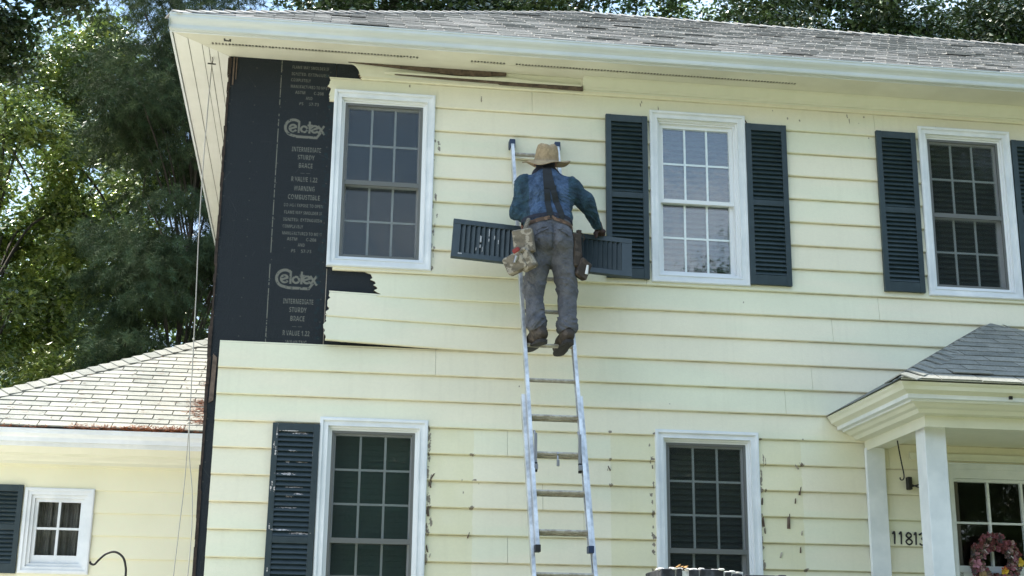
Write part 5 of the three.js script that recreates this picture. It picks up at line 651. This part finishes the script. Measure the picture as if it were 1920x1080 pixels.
function tree(name, label, base, h, crown, col, n, seed, o = {}) { // crown: [centre height, radius x, radius y, radius z]
  const r = rng(seed), T = thing(name, label, 'tree', base, o.group), [bx0, , bz0] = base, [cy, rx, ry, rz] = crown, ox = o.ox ?? 0;
  const bend = V3((r() - 0.5) * 0.8 + ox, 0, (r() - 0.5) * 0.8), top = V3(bx0 + bend.x, cy + ry * 0.6, bz0 + bend.z), tr = o.trunk ?? h * 0.016, at = (t) => V3(lerp(bx0, top.x, t * t), t * top.y, lerp(bz0, top.z, t * t));
  { const c = new THREE.CatmullRomCurve3([0, 0.25, 0.5, 0.75, 1].map((t) => at(t).add(V3((r() - 0.5) * 0.15, 0, (r() - 0.5) * 0.15)))), g = new THREE.TubeGeometry(c, 24, tr, 9, false), p = g.attributes.position, nR = 10; for (let i = 0; i <= 24; i++) { const q = c.getPointAt(i / 24), s = lerp(1.15, 0.22, i / 24) * (1 + 0.25 * Math.exp(-i)); for (let k = 0; k < nR; k++) { const id = i * nR + k; p.setXYZ(id, q.x + (p.getX(id) - q.x) * s, p.getY(id), q.z + (p.getZ(id) - q.z) * s); } } g.computeVertexNormals(); part('trunk', boxUV(g), bark, T); }
  const clumps = [], limbs = [], nc = o.clumps ?? 46;
  for (let i = 0; i < nc; i++) { let a, b, c; do { a = r() * 2 - 1; b = r() * 2 - 1; c = r() * 2 - 1; } while (a * a + b * b + c * c > 1); const l = Math.hypot(a, b, c) || 1, k = Math.pow(l, 0.45) / l, q = V3(bx0 + bend.x + a * k * rx, cy + b * k * ry, bz0 + bend.z + c * k * rz); clumps.push([q, (o.cs ?? 0.34) * (0.6 + r() * 0.8) * Math.min(rx, ry)]);
    if (i % 2 === 0) { const t = clamp((q.y - ry * 0.5) / top.y, 0.15, 0.95), s = at(t), m = s.clone().lerp(q, 0.5).add(V3(0, 0.25 + r() * 0.3, 0)); const L = tube([s, m, q], 0.010 + tr * (o.needle ? 0.10 : 0.16), 10, 5); limbs.push(L); } }
  part('limbs', limbs, bark, T);
  const dummy = new THREE.Object3D(), kinds = o.big ? [BIG] : o.needle ? NEEDLE : SPRAYS, mats = (Array.isArray(col[0]) ? col : [col]);
  kinds.forEach((g, ki) => { const cnt = Math.floor(n / kinds.length), im = new THREE.InstancedMesh(g, leafMat(mats[ki % mats.length], o.needle ? 0.12 : 0.58, o.needle ? 0.9 : 0.4), cnt); im.name = 'crown'; im.userData.kind = 'stuff'; im.castShadow = im.receiveShadow = true; const C = new THREE.Color();
    for (let i = 0; i < cnt; i++) { const [q, s] = clumps[Math.floor(r() * clumps.length)]; let a, b, c; do { a = r() * 2 - 1; b = r() * 2 - 1; c = r() * 2 - 1; } while (a * a + b * b + c * c > 1); const p = V3(q.x + a * s * 1.25, q.y + b * s * (o.flat ?? 0.75) - (a * a + c * c) * s * (o.droop ?? 0.15), q.z + c * s * 1.25); dummy.position.copy(p);
      if (o.needle) { const d = Math.atan2(-(p.z - q.z), p.x - q.x) + (r() - 0.5) * 1.2; dummy.rotation.set((r() - 0.5) * 0.6, d, -0.15 - r() * 0.6, 'YXZ'); } else dummy.rotation.set((r() - 0.5) * 1.2, r() * 6.283, (r() - 0.5) * 1.2); dummy.scale.setScalar((0.75 + r() * 0.5) * (o.ls ?? 1)); dummy.updateMatrix(); im.setMatrixAt(i, dummy.matrix); const v = 0.7 + r() * 0.6, y = r() * 0.18; im.setColorAt(i, C.setRGB(v * (1 + y), v, v * (1 - y * 0.6))); }
    T.add(im); });
  settle(T); return T;
}
const GREEN = [0.11, 0.18, 0.065], LIME = [0.32, 0.42, 0.13], DEEP = [0.045, 0.085, 0.028], PINE = [0.040, 0.070, 0.036];
tree('pine_tree', 'dark long-needled pine rising close behind the left corner of the house', [-2.25, 0, -12], 15, [9.2, 1.35, 5.4, 1.6], [PINE, [0.052, 0.084, 0.042]], 11000, 11, { needle: true, clumps: 120, cs: 0.40, flat: 0.55, droop: 0.25, trunk: 0.07, ls: 0.9 });
tree('maple_tree', 'bright green maple with sunlit leaves at the left edge behind the side wing', [-5.6, 0, -13.5], 12, [8.3, 1.7, 3.5, 1.8], [LIME, LIME, GREEN], 2500, 12, { clumps: 70, cs: 0.24, trunk: 0.09 });
tree('maple_tree', 'yellow-green tree showing between the maple and the dark pine', [-3.6, 0, -15.5], 13, [9.0, 1.9, 3.9, 1.6], [LIME, LIME, GREEN], 2600, 13, { clumps: 50, cs: 0.28, trunk: 0.08 });
tree('oak_tree', 'dark oak whose boughs hang into the top left corner of the picture', [-5.6, 0, -9.2], 14, [11.6, 1.7, 1.3, 1.2], [DEEP, [0.07, 0.11, 0.055], DEEP], 1900, 14, { clumps: 44, cs: 0.34, trunk: 0.09 });
tree('beech_tree', 'shaded green tree filling the gap low behind the side wing roof', [-5.4, 0, -20], 10, [5.6, 2.6, 3.0, 1.8], [GREEN, LIME, GREEN], 2200, 15, { clumps: 56, cs: 0.30, trunk: 0.10 });
tree('ash_tree', 'tall pale tree closing the sky gap far behind the maple', [-6.1, 0, -21], 16, [12.4, 2.6, 4.4, 1.8], [GREEN, LIME, GREEN], 3600, 17, { clumps: 64, cs: 0.28, trunk: 0.10 });
tree('beech_tree', 'tall dark green tree behind the left end of the house roof', [0.8, 0, -14.5], 17, [13.2, 3.0, 2.8, 2.0], [DEEP, GREEN, DEEP], 4000, 16, { clumps: 60, cs: 0.32 });
const back = 'leafy trees behind the house roof';
[['tall tree with dark leaves above the middle of the roof', 4.4, -16, 3.0, [DEEP, DEEP, GREEN]], ['sunlit tree with pale yellow-green patches above the roof right of the ridge peak', 8.2, -19, 2.4, [LIME, GREEN, LIME]], ['dense green tree above the right half of the roof', 10.4, -16, 2.6, [DEEP, GREEN, DEEP]], ['dark tree at the top right corner above the roof', 14.6, -16.5, 3.2, [DEEP, DEEP, DEEP]]].forEach(([l, x, z, rr, c], i) => tree('oak_tree', l, [x, 0, z], 17, [13.6, rr, 2.9, 2.0], c, 3400, 30 + i, { clumps: 60, cs: 0.32, group: undefined }));
{ // far woods behind, reading as one mass
  const r = rng(99), im = new THREE.InstancedMesh(BIG, leafMat(DEEP, 0.35), 6000), d = new THREE.Object3D(), C = new THREE.Color(); im.name = 'woods';
  for (let i = 0; i < 6000; i++) { const x = -16 + r() * 44, hgt = (9.5 + 3.5 * fbm(x * 0.35, 2, 3)) * (x < -3 ? 0.55 : 1.12); d.position.set(x, Math.pow(r(), 0.8) * hgt, -27 - r() * 7); d.rotation.set(r() * 3, r() * 6, r() * 3); d.scale.setScalar(0.7 + r() * 0.7); d.updateMatrix(); im.setMatrixAt(i, d.matrix); const v = 0.6 + r() * 0.8; im.setColorAt(i, C.setRGB(v * 1.1, v * 1.1, v * 0.9)); }
  im.userData = { kind: 'stuff', label: 'far dark woods filling the gaps behind the trees', category: 'woods' }; scene.add(im);
}
// trees across the lawn, seen only as reflections in the window glass
[[-11, 34, 8.0, 4.5, 4.0], [-3.5, 36, 8.0, 4.6, 4.0], [4.5, 37, 7.8, 4.6, 3.8], [12, 36, 8.2, 4.8, 4.4], [20.5, 33, 13, 5.4, 7.4], [28, 30, 13.5, 6.0, 8.0]].forEach(([x, z, cy, rx, ry], i) => tree('shade_tree', ['round', 'broad', 'low', 'leafy', 'tall', 'tallest'][i] + ' tree across the lawn facing the house front', [x, 0, z], cy + ry, [cy, rx, ry, 4], [GREEN, DEEP], 2400, 60 + i, { big: true, clumps: 60, cs: 0.34, group: undefined }));

{ // the wood that closes the far side of the lawn, mirrored in the lower panes
  const r = rng(131), n = 5200, im = new THREE.InstancedMesh(BIG, leafMat(DEEP, 0.35), n), d = new THREE.Object3D(), C = new THREE.Color(); im.name = 'far_woods';
  for (let i = 0; i < n; i++) { const x = -30 + r() * 85, hgt = (x > 15 ? 17 : 8.5) + 3 * fbm(x * 0.3, 5, 3); d.position.set(x, Math.pow(r(), 0.85) * hgt, 43 + r() * 6); d.rotation.set(r() * 3, r() * 6, r() * 3); d.scale.setScalar(1.2 + r() * 0.8); d.updateMatrix(); im.setMatrixAt(i, d.matrix); const v = 0.6 + r() * 0.8; im.setColorAt(i, C.setRGB(v, v * 1.1, v * 0.9)); }
  im.userData = { kind: 'stuff', label: 'dark wood across the lawn facing the house', category: 'woods' }; scene.add(im);
}

renderer.render(scene, camera);
